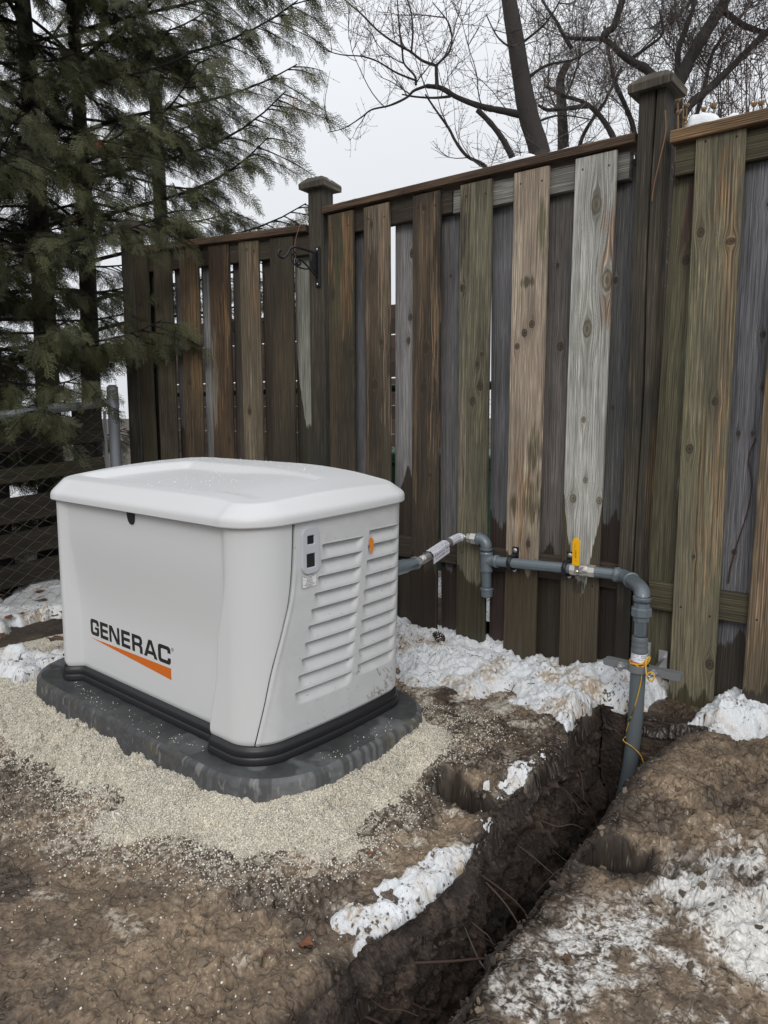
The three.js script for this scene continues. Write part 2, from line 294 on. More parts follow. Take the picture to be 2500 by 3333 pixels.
function post(k, x, z, ang, y1, notch) {
  const g = plankGeo(.09, y1 + .2, .09, AX.rects[k], { c: .005, ny: 14, notch, bend: dirtyBend(.002, .002, x) });
  g.translate(0, -.2, 0); if (ang) g.rotateY(ang); g.translate(x, 0, z);
  const p = part(fence, 'post', g, AX.mat);
  // bevelled cap plate
  const G = new Geo(), r = AX.rects[7], lv = [[.05, y1 - .012], [.074, y1 - .012], [.076, y1 + .012], [.07, y1 + .018], [.045, y1 + .042], [.012, y1 + .05]], rows = [], rr = rng(Math.floor(x * 100) + 900);
  lv.forEach(([h, y], a) => { const row = []; for (const [sx, sz] of [[-1, -1], [0, -1], [1, -1], [1, 0], [1, 1], [0, 1], [-1, 1], [-1, 0]]) { const j = a > 1 ? .004 : .001; row.push(G.v(sx * h + (rr() - .5) * j, y + (rr() - .5) * j, sz * h + (rr() - .5) * j, mix(r[0], r[1], (sx * h + .08) / .16), .2 + (sz * h + .08) * 4)); } rows.push(row); });
  for (let a = 0; a < lv.length - 1; a++) for (let j = 0; j < 8; j++) { const m = (j + 1) % 8; G.q(rows[a][m], rows[a][j], rows[a + 1][j], rows[a + 1][m]); }
  for (let j = 1; j < 7; j++) { G.t(rows[5][0], rows[5][j + 1], rows[5][j]); G.t(rows[0][0], rows[0][j], rows[0][j + 1]); }
  const c = G.build(true); if (ang) c.rotateY(ang); c.translate(x, 0, z); part(p, 'post_cap', c, AX.mat); return p;
}
post(0, -1.193, -1.43, .14, 2.11); post(1, .428, -1.425, 0, 2.11, (f) => .012 + .012 * (vn(f * 7, 5) - .5)); post(0, BX - .125, BZ + .0, BANG, 2.03);

// ---------- standby generator ----------
// rounded rectangle in plan as an analytic path; direction: back, left, front, right end
function planPath(x0, x1, z0, z1, Rf, Rb) {
  const segs = []; let S = 0;
  const line = (ax, az, bx, bz) => { const l = Math.hypot(bx - ax, bz - az); segs.push({ s: S, l, f: (t) => [mix(ax, bx, t), mix(az, bz, t), -(bz - az) / l, (bx - ax) / l] }); S += l; };
  const arc = (cx, cz, R, a0) => { const l = R * Math.PI / 2; segs.push({ s: S, l, f: (t) => { const a = a0 - t * Math.PI / 2; return [cx + R * Math.cos(a), cz + R * Math.sin(a), Math.cos(a), Math.sin(a)]; } }); S += l; };
  const P = Math.PI;
  line(x1 - Rb, z0, x0 + Rb, z0); arc(x0 + Rb, z0 + Rb, Rb, 1.5 * P); line(x0, z0 + Rb, x0, z1 - Rf); arc(x0 + Rf, z1 - Rf, Rf, P);
  line(x0 + Rf, z1, x1 - Rf, z1); arc(x1 - Rf, z1 - Rf, Rf, .5 * P); line(x1, z1 - Rf, x1, z0 + Rb); arc(x1 - Rb, z0 + Rb, Rb, 0);
  const at = (s) => { s = clamp(s, 0, S - 1e-9); let k = segs.length - 1; while (k > 0 && s < segs[k].s) k--; return segs[k].f((s - segs[k].s) / segs[k].l); };
  return { at, S, segs };
}
function gridMesh(rows, cols, f, closeU) { // f(i row, j col) -> [x,y,z,u,v]
  const G = new Geo();
  for (let i = 0; i < rows; i++) for (let j = 0; j < cols; j++) { const q = f(i, j); G.v(q[0], q[1], q[2], q[3] || 0, q[4] || 0); }
  for (let i = 0; i < rows - 1; i++) for (let j = 0; j < cols - 1; j++) { const a = i * cols + j; G.q(a, a + 1, a + 1 + cols, a + cols); }
  if (closeU) for (let i = 0; i < rows - 1; i++) { const a = i * cols; G.q(a + cols - 1, a, a + cols, a + cols * 2 - 1); }
  return G.build();
}
const GX0 = -1.105, GX1 = 0.0, GZ0 = -0.61, GZ1 = 0.030, GRF = 0.10, GRB = 0.09;
const shellP = planPath(GX0, GX1, GZ0, GZ1, GRF, GRB);
const SH0 = 0.15, SH1 = 0.772;
const sEnd = shellP.segs[6].s; // start of the flat of the right end
const bow = (x, z, b) => x > -0.5 ? b * clamp(1 - Math.pow((z + 0.295) / 0.3, 2)) * ss(-0.1, 0, x) : 0;
const leanX = (h) => 0.014 * (h - 0.15) / 0.6;
const xLc = (h) => mix(-.985, -.975, ss(.7, .25, h)), xRc = (h) => mix(mix(-.112, -.155, ss(.62, .36, h)), -.192, ss(.36, .15, h));
const recD = (h) => mix(.014, .038, ss(.66, .36, h));
const lstep = (a, b, v) => { const t = clamp((v - a) / (b - a)); return mix(t, t * t * (3 - 2 * t), .55); };
function recess(x, h) { return recD(h) * lstep(xLc(h) - .034, xLc(h) + .012, x) * (1 - lstep(xRc(h) - .026, xRc(h) + .006, x)); }
const LV = []; for (let i = 0; i < 10; i++) { LV.push([.676 - .0442 * i, mix(-.208, -.112, Math.min(1, Math.max(0, (i - .6) / 8.4))), mix(-.370, -.327, i / 9)]); LV.push([.690 - .0442 * i, mix(-.402, -.357, i / 9), mix(-.560, -.535, i / 9)]); }
function louver(z, h) {
  let d = 0;
  for (const [hl, za, zb] of LV) {
    const dy = hl - h; if (dy < -.004 || dy > .038) continue;
    const e = Math.min(za - z, z - zb); if (e < -.006) continue;
    const r = clamp(dy / .037), endR = .012 + .02 * r;
    const m = ss(-.004, endR, e);
    if (dy >= 0) d -= .021 * m * (1 - r) * (1 - r * r * .5) ; else d += .0015 * m * (1 + dy / .004);
  }
  return d;
}
function shellAt(s, h) {
  const [x, z, nx, nz] = shellP.at(s); let d = 0;
  if (nz > .5) d -= recess(x, h);
  if (nx > .5) d += louver(z, h);
  const tuck = -0.006 * (1 - ss(SH0, SH0 + .012, h));
  d += tuck;
  return [x + nx * d + bow(x, z, .016) + leanX(h), h, z + nz * d, nx, nz];
}
const seamC = new THREE.SplineCurve([[.10, -.092], [.15, -.08], [.26, -.055], [.36, -.034], [.46, -.004], [.54, .019], [.62, .029], [.70, .033], [.80, .035]].map((p) => new THREE.Vector2(...p))), seamPts = seamC.getPoints(160);
const seamS = (h) => { let k = 1; while (k < 160 && seamPts[k].x < h) k++; const a = seamPts[k - 1], b = seamPts[k]; return sEnd + mix(a.y, b.y, clamp((h - a.x) / (b.x - a.x))); };
const gapS = (h) => mix(.0020, .0048, ss(.2, .7, h));

const gen = thing('standby_generator', 'light grey home standby generator with black lettering and an orange wedge, on a concrete pad', 'generator', [-0.6, 0.102, -0.3]);
function shellTex() { // dirt matter on the right end: mud scuffs near the rear foot, few specks
  const N = 1024, d = new Uint8Array(N * N * 4), m = new Float32Array(N * N), r = rng(5);
  const streak = (z, h, a, L, w, k) => { const n = Math.ceil(L * 2600); for (let i = 0; i < n; i++) { const t = i / n - .5, zz = z + Math.cos(a) * t * L, hh = h + Math.sin(a) * t * L, ww = w * (1 - 4 * t * t) + .0004;
    const R = Math.ceil(ww / .68 * N); const ci = Math.round((zz + .66) / .68 * N), cj = Math.round((hh - .13) / .68 * N);
    for (let y = -R; y <= R; y++) for (let x = -R; x <= R; x++) { if (x * x + y * y > R * R) continue; const p = cj + y, q = ci + x; if (p < 0 || q < 0 || p >= N || q >= N) continue; if (vn(q * .35, p * .35) > .42) m[p * N + q] = Math.max(m[p * N + q], k); } } };
  for (let i = 0; i < 26; i++) streak(-.43 - r() * .1, .172 + r() * .08, 1.0 + (r() - .5) * .5, .008 + r() * .022, .0008 + r() * .0022, .25 + r() * .45);
  for (let i = 0; i < 16; i++) streak(-.40 - r() * .12, .162 + r() * .02, .9 + (r() - .5), .006 + r() * .02, .001 + r() * .0015, .4 + r() * .4);
  for (let i = 0; i < 16; i++) streak(-.33 - r() * .05, .262 + r() * .015, r() * 3, .002, .0008, .9);
  for (let i = 0; i < 90; i++) streak(-.6 + r() * .5, .16 + r() * .56, r() * 3, .0012, .0003 + r() * .0004, .4 + r() * .4);
  for (let j = 0; j < N; j++) for (let i = 0; i < N; i++) { const k = j * N + i, f = m[k], c = .975 + .05 * (fbm(i * .02, j * .02, 3) - .5), q = k * 4;
    d[q] = mix(207, 88, f) * c; d[q + 1] = mix(208, 72, f) * c; d[q + 2] = mix(209, 52, f) * c; d[q + 3] = 255; }
  return dataTex(d, N, N, true);
}
const shellMatOpt = { roughness: .46, metalness: 0, clearcoat: .15, clearcoatRoughness: .5 };
const shellMat = new THREE.MeshPhysicalMaterial({ color: 0xcfd0d1, ...shellMatOpt });
const shellEndMat = new THREE.MeshPhysicalMaterial({ map: shellTex(), ...shellMatOpt });
const blackPlastic = std({ color: lin(.012, .012, .014), roughness: .42 });
{
  const Sc = []; const s4 = shellP.segs[4], s5 = shellP.segs[5];
  for (let s = 0; s < shellP.segs[3].s; s += .02) Sc.push(s);
  for (let s = shellP.segs[3].s; s < s5.s - .02; s += .006) Sc.push(s);
  const NF = 26, base = s5.s - .02, rowsF = 90;
  part(gen, 'front_panel', gridMesh(rowsF, Sc.length + NF + 2, (i, j) => {
    const h = mix(SH0, SH1, i / (rowsF - 1)), e = seamS(h) - gapS(h); let s, ins = 0;
    if (j < Sc.length) s = Sc[j]; else if (j < Sc.length + NF) s = mix(base, e, (j - Sc.length) / (NF - 1)); else { s = e; ins = j - Sc.length - NF ? .018 : .0012; s += (j - Sc.length - NF ? 0 : .0008); }
    const q = shellAt(s, h); return [q[0] - q[3] * ins, q[1], q[2] - q[4] * ins];
  }), shellMat);
  const cols = []; for (let s = sEnd + .06; s < shellP.segs[7].s; s += .0022) cols.push(s);
  for (let s = shellP.segs[7].s; s < shellP.S; s += .008) cols.push(s); cols.push(shellP.S - 1e-4);
  const NE = 40, rowsE = 320;
  part(gen, 'end_panel', gridMesh(rowsE, NE + 2 + cols.length, (i, j) => {
    const h = mix(SH0, SH1, i / (rowsE - 1)), b = seamS(h) + gapS(h); let s, ins = 0;
    if (j === 0) { s = b; ins = .018; } else if (j === 1) { s = b - .0006; ins = .0012; } else if (j < NE + 2) s = mix(b, sEnd + .058, (j - 2) / (NE - 1)); else s = cols[j - NE - 2];
    // a low bead runs along the seam
    const q = shellAt(s, h), bd = .0018 * Math.exp(-Math.pow((s - b - .007) / .006, 2)) * ss(.75, .5, h);
    return [q[0] + q[3] * (bd - ins), q[1], q[2] + q[4] * (bd - ins), (q[2] + .66) / .68, (h - .13) / .68];
  }), shellEndMat);
  part(gen, 'seam_shade_strip', gridMesh(60, 2, (i, j) => { const h = mix(SH0 + .003, SH1, i / 59), q = shellAt(seamS(h) + (j ? .012 : -.012), h); return [q[0] - q[3] * .008, q[1], q[2] - q[4] * .008]; }), blackPlastic);  // black strip added behind the seam, stands in for shade in the gap
  // floor plate closing the shell inside
  part(gen, 'floor_plate', boxW(-1.15, -.05, .145, .152, -.57, -.02), blackPlastic);
}
{ // lid
  const lidP = planPath(GX0 - .014, GX1 + .016, GZ0 - .03, GZ1 + .022, .125, .125);
  const per = []; { const g = lidP.segs; for (let k = 0; k < 8; k++) { const n = k % 2 ? 22 : (k === 2 || k === 6 ? 40 : 70); for (let i = 0; i < n; i++) per.push(g[k].s + g[k].l * i / n); } }
  const tiltB = (z) => .020 * clamp((GZ1 - z) / .63), topY = (x, z) => {
    const u = clamp((GZ1 - z) / .63);
    let y = .806 + .050 * u + .012 * Math.sin(Math.PI * u) - .035 * Math.pow(ss(-.55, .05, x), 1.4) * u - .012 * ss(-.25, .05, x);
    // sunken panel, open to the front
    const dl = (x + 1.075 + (z + .03) * .31), db = (z + .455 - (x + .94) * .06), dr = (-.075 + (z - 0) * .26 - x);
    const m = ss(0, .05, dl) * ss(0, .045, db);
    const dp = .026 * m * mix(.22, 1, ss(.02, .5, dr)) * ss(-.002, .004, dr) * ss(-.045, -.1, z * 1 - .0) ;
    y -= dp * 1 + 0; return y;
  };
  const prof = [[.030, .748, 0], [.004, .742, 0], [.0005, .7435, 0], [0, .747, 0], [.0005, .757, 0], [.0018, .764, 0], [.0055, .770, .1], [.011, .7752, .22], [.038, .7965, .85], [.043, .8003, .95], [.0485, .8023, 1], [.055, .803, 1]];
  const inner = 46, rows = prof.length + inner;
  const rim = (o) => (k) => { const [x, z, nx, nz] = lidP.at(per[k]); return [x - nx * o, z - nz * o]; };
  const cx = (x) => clamp(x, -.95, -.3);
  part(gen, 'lid', gridMesh(rows, per.length, (i, j) => {
    const [x0, z0, nx, nz] = lidP.at(per[j]); let x = x0, z = z0, y, crease = 0;
    if (nz > .5) crease = .004 * ss(xLc(.7) - .02, xLc(.7) + .03, x) * (1 - ss(-.125, -.095, x));
    if (i < prof.length) {
      const p = prof[i]; x = x0 - nx * p[0]; z = z0 - nz * (p[0] + crease * (i > 1 ? 1 : 0)); y = p[1] + tiltB(z0);
      if (p[2] > 0) { const edge = topY(x0 - nx * .055, z0 - nz * .055); y = mix(y, edge - (.803 - p[1]), p[2]); }
    } else {
      const ex = x0 - nx * .055, ez = z0 - nz * (.055 + crease), t = (i - prof.length + 1) / inner;
      const tx = clamp(ex, -.9, -.25), tz = -.295; x = mix(ex, tx, t); z = mix(ez, tz, t); y = topY(x, z);
    }
    return [x + bow(x, z, .016) * .9 + leanX(y), y, z];
  }, true), shellMat);
}
{ // black plastic base
  const bp = planPath(GX0, GX1, GZ0, GZ1, GRF, GRB), per = []; for (let s = 0; s < bp.S; s += .008) per.push(s);
  const prof = [[.0, .101], [.008, .1015], [.0095, .104], [.009, .118], [.005, .121], [.0048, .124], [.006, .1265], [.0055, .138], [.002, .143], [-.002, .148], [-.005, .153], [-.03, .154]];
  part(gen, 'base', gridMesh(prof.length, per.length, (i, j) => {
    const [x, z, nx, nz] = bp.at(per[j]); const o = prof[i][0] - (nz > .5 ? recess(x, .15) : 0);
    return [x + nx * o + bow(x, z, .016), prof[i][1], z + nz * o];
  }, true), blackPlastic);
}
// place flat shapes on the shell: local x along the path, y up, z out
function onShell(geo, s, h, out = 0) {
  const q = shellAt(s, h), m = new THREE.Matrix4().makeBasis(V(q[4], 0, -q[3]), V(0, 1, 0), V(q[3], 0, q[4])); geo.applyMatrix4(m); geo.translate(q[0] + q[3] * out, q[1], q[2] + q[4] * out); return geo;
}
const endS = (z) => sEnd + (GZ1 - GRF - z);
function rrShape(w, h, r) { const s = new THREE.Shape(), x = -w / 2, y = -h / 2; s.moveTo(x + r, y); s.lineTo(x + w - r, y); s.absarc(x + w - r, y + r, r, -Math.PI / 2, 0); s.lineTo(x + w, y + h - r); s.absarc(x + w - r, y + h - r, r, 0, Math.PI / 2); s.lineTo(x + r, y + h); s.absarc(x + r, y + h - r, r, Math.PI / 2, Math.PI); s.lineTo(x, y + r); s.absarc(x + r, y + r, r, Math.PI, Math.PI * 1.5); return s; }
{ // status window bezel with two windows
  const s = rrShape(.060, .122, .020);
  for (const [x, y, w, h] of [[-.001, .029, .030, .028], [-.001, -.027, .036, .042]]) { const hs = rrShape(w, h, .005); hs.getPoints; const p = new THREE.Path(hs.getPoints(6).map(v => new THREE.Vector2(v.x + x, v.y + y)).reverse()); s.holes.push(p); }
  const g = new THREE.ExtrudeGeometry(s, { depth: .007, bevelEnabled: true, bevelSize: .0025, bevelThickness: .0025, bevelSegments: 3, curveSegments: 8 });
  const bez = part(gen, 'window_bezel', onShell(g, endS(-.160), .667, -.0035), std({ color: lin(.50, .52, .56), roughness: .45 }));
  bez.userData.label = 'grey rounded bezel with two dark windows';
  const gl = new THREE.MeshPhysicalMaterial({ color: lin(.02, .022, .025), roughness: .12 });
  for (const [y, w, h] of [[.029, .034, .032], [-.027, .04, .046]]) part(bez, 'window', onShell(new THREE.BoxGeometry(w, h, .003).translate(-.001, y, 0), endS(-.160), .667, .0012), gl);
}
{ // shutdown notice sticker
  const t = canvasTex(256, 160, (c, w, h) => { c.fillStyle = '#e9e9ea'; c.fillRect(0, 0, w, h); c.strokeStyle = '#333'; c.lineWidth = 4; c.strokeRect(4, 4, w - 8, h - 8); c.fillStyle = '#2b2b2b'; c.font = 'bold 17px sans-serif'; c.textAlign = 'center';
    [['GENERATOR EMERGENCY', 28], ['SHUTDOWN', 46], ['APAGADO DE', 72], ['EMERGENCIA', 90], ['DEL GENERADOR', 108], ["ARRÊT D'URGENCE DU", 132], ['GÉNÉRATEUR', 149]].forEach(([s, y]) => c.fillText(s, w / 2, y)); c.fillRect(6, 54, w - 12, 2); c.fillRect(6, 115, w - 12, 2); });
  const g = new THREE.BoxGeometry(.053, .034, .0006); part(gen, 'sticker', onShell(g, endS(-.157), .583, .0016), std({ map: t, roughness: .5 })).userData.label = 'small white notice sticker with three lines of black text';
}
{ // orange tape scrap
  const s = new THREE.Shape([[-.008, .022], [.002, .025], [.010, .015], [.011, -.002], [.002, -.026], [-.004, -.018], [-.006, .002]].map(p => new THREE.Vector2(p[0], p[1])));
  part(gen, 'orange_tape', onShell(new THREE.ExtrudeGeometry(s, { depth: .0008, bevelEnabled: false }).translate(.018, 0, 0), endS(-.386), .645, .0035), std({ color: lin(.75, .23, .012), roughness: .5 })).userData.label = 'torn scrap of orange tape';
}
{ // latch under the lid and a grass blade stuck to the lid
  const s = new THREE.Shape(); s.moveTo(-.018, .02); s.lineTo(.018, .02); s.lineTo(.017, -.008); s.quadraticCurveTo(.014, -.021, .004, -.021); s.quadraticCurveTo(-.010, -.02, -.015, .0); s.lineTo(-.018, .02);
  const g = new THREE.ExtrudeGeometry(s, { depth: .010, bevelEnabled: true, bevelSize: .002, bevelThickness: .002, bevelSegments: 2 }); g.translate(-.575 + leanX(.72), .722, .010); part(gen, 'lid_latch', g, blackPlastic).userData.label = 'small black latch tab under the lid';
}
{ // printed lettering and wedge on the front panel
  const H = .0565, y0 = .282, z = GZ1 - recD(.3) - .0001, T = .21;
  const C = (w, tx, G) => { const s = new THREE.Shape(), r = .26, q = .1; s.moveTo(w, .63); s.lineTo(w, 1 - r); s.quadraticCurveTo(w, 1, w - r, 1); s.lineTo(r, 1); s.quadraticCurveTo(0, 1, 0, 1 - r); s.lineTo(0, r); s.quadraticCurveTo(0, 0, r, 0); s.lineTo(w - r, 0); s.quadraticCurveTo(w, 0, w, r);
    if (G) { s.lineTo(w, .54); s.lineTo(w * .52, .54); s.lineTo(w * .52, .38); s.lineTo(w - tx, .38); } else { s.lineTo(w, .37); s.lineTo(w - tx, .37); }
    s.lineTo(w - tx, T + q * .6); s.quadraticCurveTo(w - tx, T, w - tx - q, T); s.lineTo(tx + q, T); s.quadraticCurveTo(tx, T, tx, T + q); s.lineTo(tx, 1 - T - q); s.quadraticCurveTo(tx, 1 - T, tx + q, 1 - T); s.lineTo(w - tx - q, 1 - T); s.quadraticCurveTo(w - tx, 1 - T, w - tx, 1 - T - q); s.lineTo(w - tx, .63); s.closePath(); return s; };
  const poly = (a) => new THREE.Shape(a.map(p => new THREE.Vector2(p[0], p[1])));
  const E = (w, t) => poly([[0, 0], [w, 0], [w, T], [t, T], [t, .41], [w * .96, .41], [w * .96, .6], [t, .6], [t, 1 - T], [w, 1 - T], [w, 1], [0, 1]]);
  const N = (w, t) => poly([[0, 0], [t * .9, 0], [t * .9, .72], [w - t * 1.25, 0], [w, 0], [w, 1], [w - t * .9, 1], [w - t * .9, .28], [t * 1.25, 1], [0, 1]]);
  const Rr = (w, t) => { const s = new THREE.Shape(); s.moveTo(0, 0); s.lineTo(t, 0); s.lineTo(t, .38); s.lineTo(w * .55, .38); s.quadraticCurveTo(w - t, .38, w - t, .24); s.lineTo(w - t, 0); s.lineTo(w, 0); s.lineTo(w, .28); s.quadraticCurveTo(w, .46, w * .86, .48); s.quadraticCurveTo(w * .99, .54, w * .99, .72); s.quadraticCurveTo(w * .99, 1, w * .7, 1); s.lineTo(0, 1); s.closePath();
    const h = new THREE.Path(); h.moveTo(t, .57); h.lineTo(t, .8); h.lineTo(w * .6, .8); h.quadraticCurveTo(w - t, .8, w - t, .69); h.quadraticCurveTo(w - t, .57, w * .6, .57); h.closePath(); s.holes.push(h); return s; };
  const A = (w, t) => { const s = poly([[0, 0], [t, 0], [t + .09, .18], [w - t - .09, .18], [w - t, 0], [w, 0], [w * .62, 1], [w * .38, 1]]); s.holes.push(new THREE.Path([[w * .5, .78], [w - t - .17, .37], [t + .17, .37]].map(p => new THREE.Vector2(p[0], p[1])))); return s; };
  const px = (p) => -.903 + (p - 230) / 1068 * .478, list = [[C(1.02, .27, true), 230, 355, 1.02], [E(.9, .27), 375, 487, .9], [N(1.18, .27), 505, 648, 1.18], [E(.94, .27), 675, 792, .94], [Rr(1.06, .27), 818, 952, 1.06], [A(1.36, .3), 970, 1137, 1.36], [C(1.2, .28, false), 1148, 1298, 1.2]];
  const ink = std({ color: lin(.012, .012, .013), roughness: .45 });
  for (const [sh, a, b, w] of list) { const g = new THREE.ExtrudeGeometry(sh, { depth: .0006, bevelEnabled: false, curveSegments: 6 }); g.scale((px(b) - px(a)) / w, H, 1); g.translate(px(a) + leanX(.3), y0, z); part(gen, 'letter', g, ink); }
  const wg = new THREE.ExtrudeGeometry(poly([[-.905, .2695], [-.426, .2725], [-.426, .2365]]), { depth: .0006, bevelEnabled: false }); wg.translate(leanX(.3), 0, z); part(gen, 'orange_wedge', wg, std({ color: lin(.62, .14, .008), roughness: .45 }));
  const rt = new THREE.RingGeometry(.0048, .0058, 20); rt.translate(-.414 + leanX(.3), .334, z + .0007); part(gen, 'registered_mark', mergeGeometries([rt, new THREE.ShapeGeometry(Rr(1, .2)).scale(.0045, .005, 1).translate(-.416 + leanX(.3), .3315, z + .0007)]), ink);
}
// ---------- concrete pad ----------
{
  const N = 1024, d = new Uint8Array(N * N * 4), r = new Uint8Array(N * N * 4);
  for (let j = 0; j < N; j++) for (let i = 0; i < N; i++) {
    const x = i / N * 1.6, y = j / N * 1.6, q = (j * N + i) * 4;
    const a = fbm(x * 5, y * 5, 5), b = fbm(x * 40 + 7, y * 40, 3), w = ss(.53, .6, fbm(x * 7 + 31, y * 7 + 3, 4)), sp = vn(x * 900, y * 900);
    let v = 66 + 34 * (a - .5) + 26 * (b - .5) + 8 * (sp - .5); v = mix(v, v + 30, w * .8);
    d[q] = v * .97; d[q + 1] = v; d[q + 2] = v * 1.0; d[q + 3] = 255; const R = mix(110, 200, w); r[q] = r[q + 1] = r[q + 2] = R; r[q + 3] = 255;
  }
  const topMat = std({ map: dataTex(d, N, N, true), roughnessMap: dataTex(r, N, N), roughness: 1 });
  const W2 = 2048, H2 = 128, e = new Uint8Array(W2 * H2 * 4);
  for (let j = 0; j < H2; j++) for (let i = 0; i < W2; i++) {
    const s = i / W2 * 4.4, y = j / H2 * .2, q = (j * W2 + i) * 4;
    const run = ss(.52, .62, fbm(s * 40, y * 2.6 + 5, 3)), big = ss(.45, .6, fbm(s * 3.2, 9, 3)), fine = fbm(s * 90, y * 90, 3), rust = ss(.66, .74, fbm(s * 9 + 3, y * 14, 3)), wh = ss(.68, .76, fbm(s * 70, y * 22 + 40, 3));
    let v = 84 + 30 * (fine - .5) + 30 * (big - .5); v = mix(v, 62, run * .7);
    d; e[q] = mix(mix(v, 100, rust * .3), 150, wh * .5); e[q + 1] = mix(mix(v * 1.01, 84, rust * .3), 150, wh * .5); e[q + 2] = mix(mix(v * 1.02, 56, rust * .3), 144, wh * .5); e[q + 3] = 255;
  }
  const sideMat = std({ map: dataTex(e, W2, H2, true), roughness: .75 });
  const pad = thing('concrete_pad', 'dark grey rounded concrete pad under the generator', 'pad', [-0.6, -0.05, -0.32]);
  const pp = planPath(-1.275, .130, -.66, .100, .23, .21), per = []; for (let s = 0; s < pp.S; s += .012) per.push(s);
  const prof = [[.016, -.05], [.012, -.01], [.006, .04], [.002, .088], [-.004, .096], [-.013, .1005]];
  const wob = (s, y) => .004 * (fbm(s * 8, y * 9, 3) - .5);
  part(pad, 'side', gridMesh(prof.length, per.length + 1, (i, j) => { const s = per[j % per.length], [x, z, nx, nz] = pp.at(s), o = prof[i][0] + (i < 4 ? wob(s, prof[i][1]) : 0); return [x + nx * o, prof[i][1], z + nz * o, (j === per.length ? pp.S : s) / 4.4, (prof[i][1] + .06) / .2]; }), sideMat);
  const tr = 44; part(pad, 'top', gridMesh(tr, per.length, (i, j) => { const [x0, z0, nx, nz] = pp.at(per[j]); const ex = x0 - nx * .013, ez = z0 - nz * .013, t = i / (tr - 1); const x = mix(ex, clamp(ex, -1, -.2), t), z = mix(ez, -.32, t); return [x, .1005 + .0006 * t, z, (x + 1.42) / 1.6, (z + .8) / 1.6]; }, true), topMat);
}

// ---------- ground: mud with a trench, limestone screenings, old snow ----------
const TL = [[1.1, .60], [.6, .585], [.41, .58], [.23, .575], [.05, .595], [-.1, .585], [-.25, .545], [-.4, .505], [-.6, .505], [-.76, .505], [-.9, .455], [-1.02, .425], [-1.3, .43]];
const TR = [[1.1, .80], [.6, .785], [.26, .762], [0, .738], [-.2, .722], [-.38, .712], [-.47, .718], [-.79, .700], [-1.0, .715], [-1.15, .765], [-1.3, .77]];
function lut(a, z) { if (z >= a[0][0]) return a[0][1]; for (let k = 1; k < a.length; k++) if (z >= a[k][0]) { const t = (z - a[k][0]) / (a[k - 1][0] - a[k][0]); return mix(a[k][1], a[k - 1][1], t * t * (3 - 2 * t) * .5 + t * .5); } return a[a.length - 1][1]; }
const trenchIn = (x, z) => { const w = .022 * (fbm(x * 9 + 3, z * 9, 3) - .5) + .010 * (vn(x * 60, z * 60) - .5); return Math.min(x - lut(TL, z), lut(TR, z) - x, z + 1.205 + .03 * Math.sin(x * 9), 1.0 - z) + w; };
function polySD(P, x, z) { // positive inside
  let d = 1e9, ins = false; const n = P.length;
  for (let i = 0, j = n - 1; i < n; j = i++) {
    const ax = P[i][0], az = P[i][1], bx = P[j][0], bz = P[j][1], ex = bx - ax, ez = bz - az, wx = x - ax, wz = z - az;
    const t = clamp((wx * ex + wz * ez) / (ex * ex + ez * ez)), qx = wx - ex * t, qz = wz - ez * t, q = qx * qx + qz * qz; if (q < d) d = q;
    if ((az > z) !== (bz > z) && x < (bx - ax) * (z - az) / (bz - az) + ax) ins = !ins;
  }
  return (ins ? 1 : -1) * Math.sqrt(d);
}
const padSD = (x, z) => { const qx = Math.abs(x + .572) - (.703 - .22), qz = Math.abs(z + .28) - (.38 - .22); return Math.hypot(Math.max(qx, 0), Math.max(qz, 0)) + Math.min(Math.max(qx, qz), 0) - .22; }; // distance outside the pad
const ledge = (x, z) => ss(-.025, .03, -(z + .36 + .12 * ss(.2, .55, x) * 1.6 + .03 * (vn(x * 14, 3) - .5))) * ss(.08, .2, x) * (1 - ss(.62, .7, x)) * ss(-1.15, -.8, z);
const X0 = -1.85, X1 = 1.45, Z0 = -1.6, Z1 = 1.1;
function mudNoise(x, z) {
  let y = .022 * (fbm(x * 2.6 + 5, z * 2.6, 3) - .5) + .022 * (fbm(x * 8, z * 8 + 2, 4) - .5);
  const lump = fbm(x * 26 + 1, z * 26, 4), crk = Math.abs(fbm(x * 15 + 9, z * 15, 3) - .5);
  const rough = .8 + 1.3 * ss(.42, .62, fbm(x * 3 + 50, z * 3, 2)) + 1.0 * ss(.78, .95, x) * ss(-.1, -.4, z);
  y += rough * (.016 * (lump - .5) + .009 * (fbm(x * 70, z * 70, 3) - .5)) - .008 * (1 - ss(0, .035, crk)) * rough * .6;
  // shovel and boot prints: shallow stepped scoops
  const cx = Math.floor(x * 5.5), cz = Math.floor(z * 5.5); for (let a = -1; a <= 1; a++) for (let b = -1; b <= 1; b++) {
    const h1 = NT[((cx + a) & 255) + (((cz + b) & 255) << 8)], h2 = NT[((cx + a + 77) & 255) + (((cz + b + 31) & 255) << 8)]; if (h1 > .5) continue;
    const px = (cx + a + .2 + .6 * h2) / 5.5, pz = (cz + b + .2 + 1.1 * h1) / 5.5, an = h2 * 6.28, dx = (x - px) * Math.cos(an) + (z - pz) * Math.sin(an), dz = -(x - px) * Math.sin(an) + (z - pz) * Math.cos(an);
    y -= .012 * (1 - ss(.5, 1, Math.hypot(dx / .11, dz / .05))) * ss(-.06, .03, dx);
  }
  return y;
}
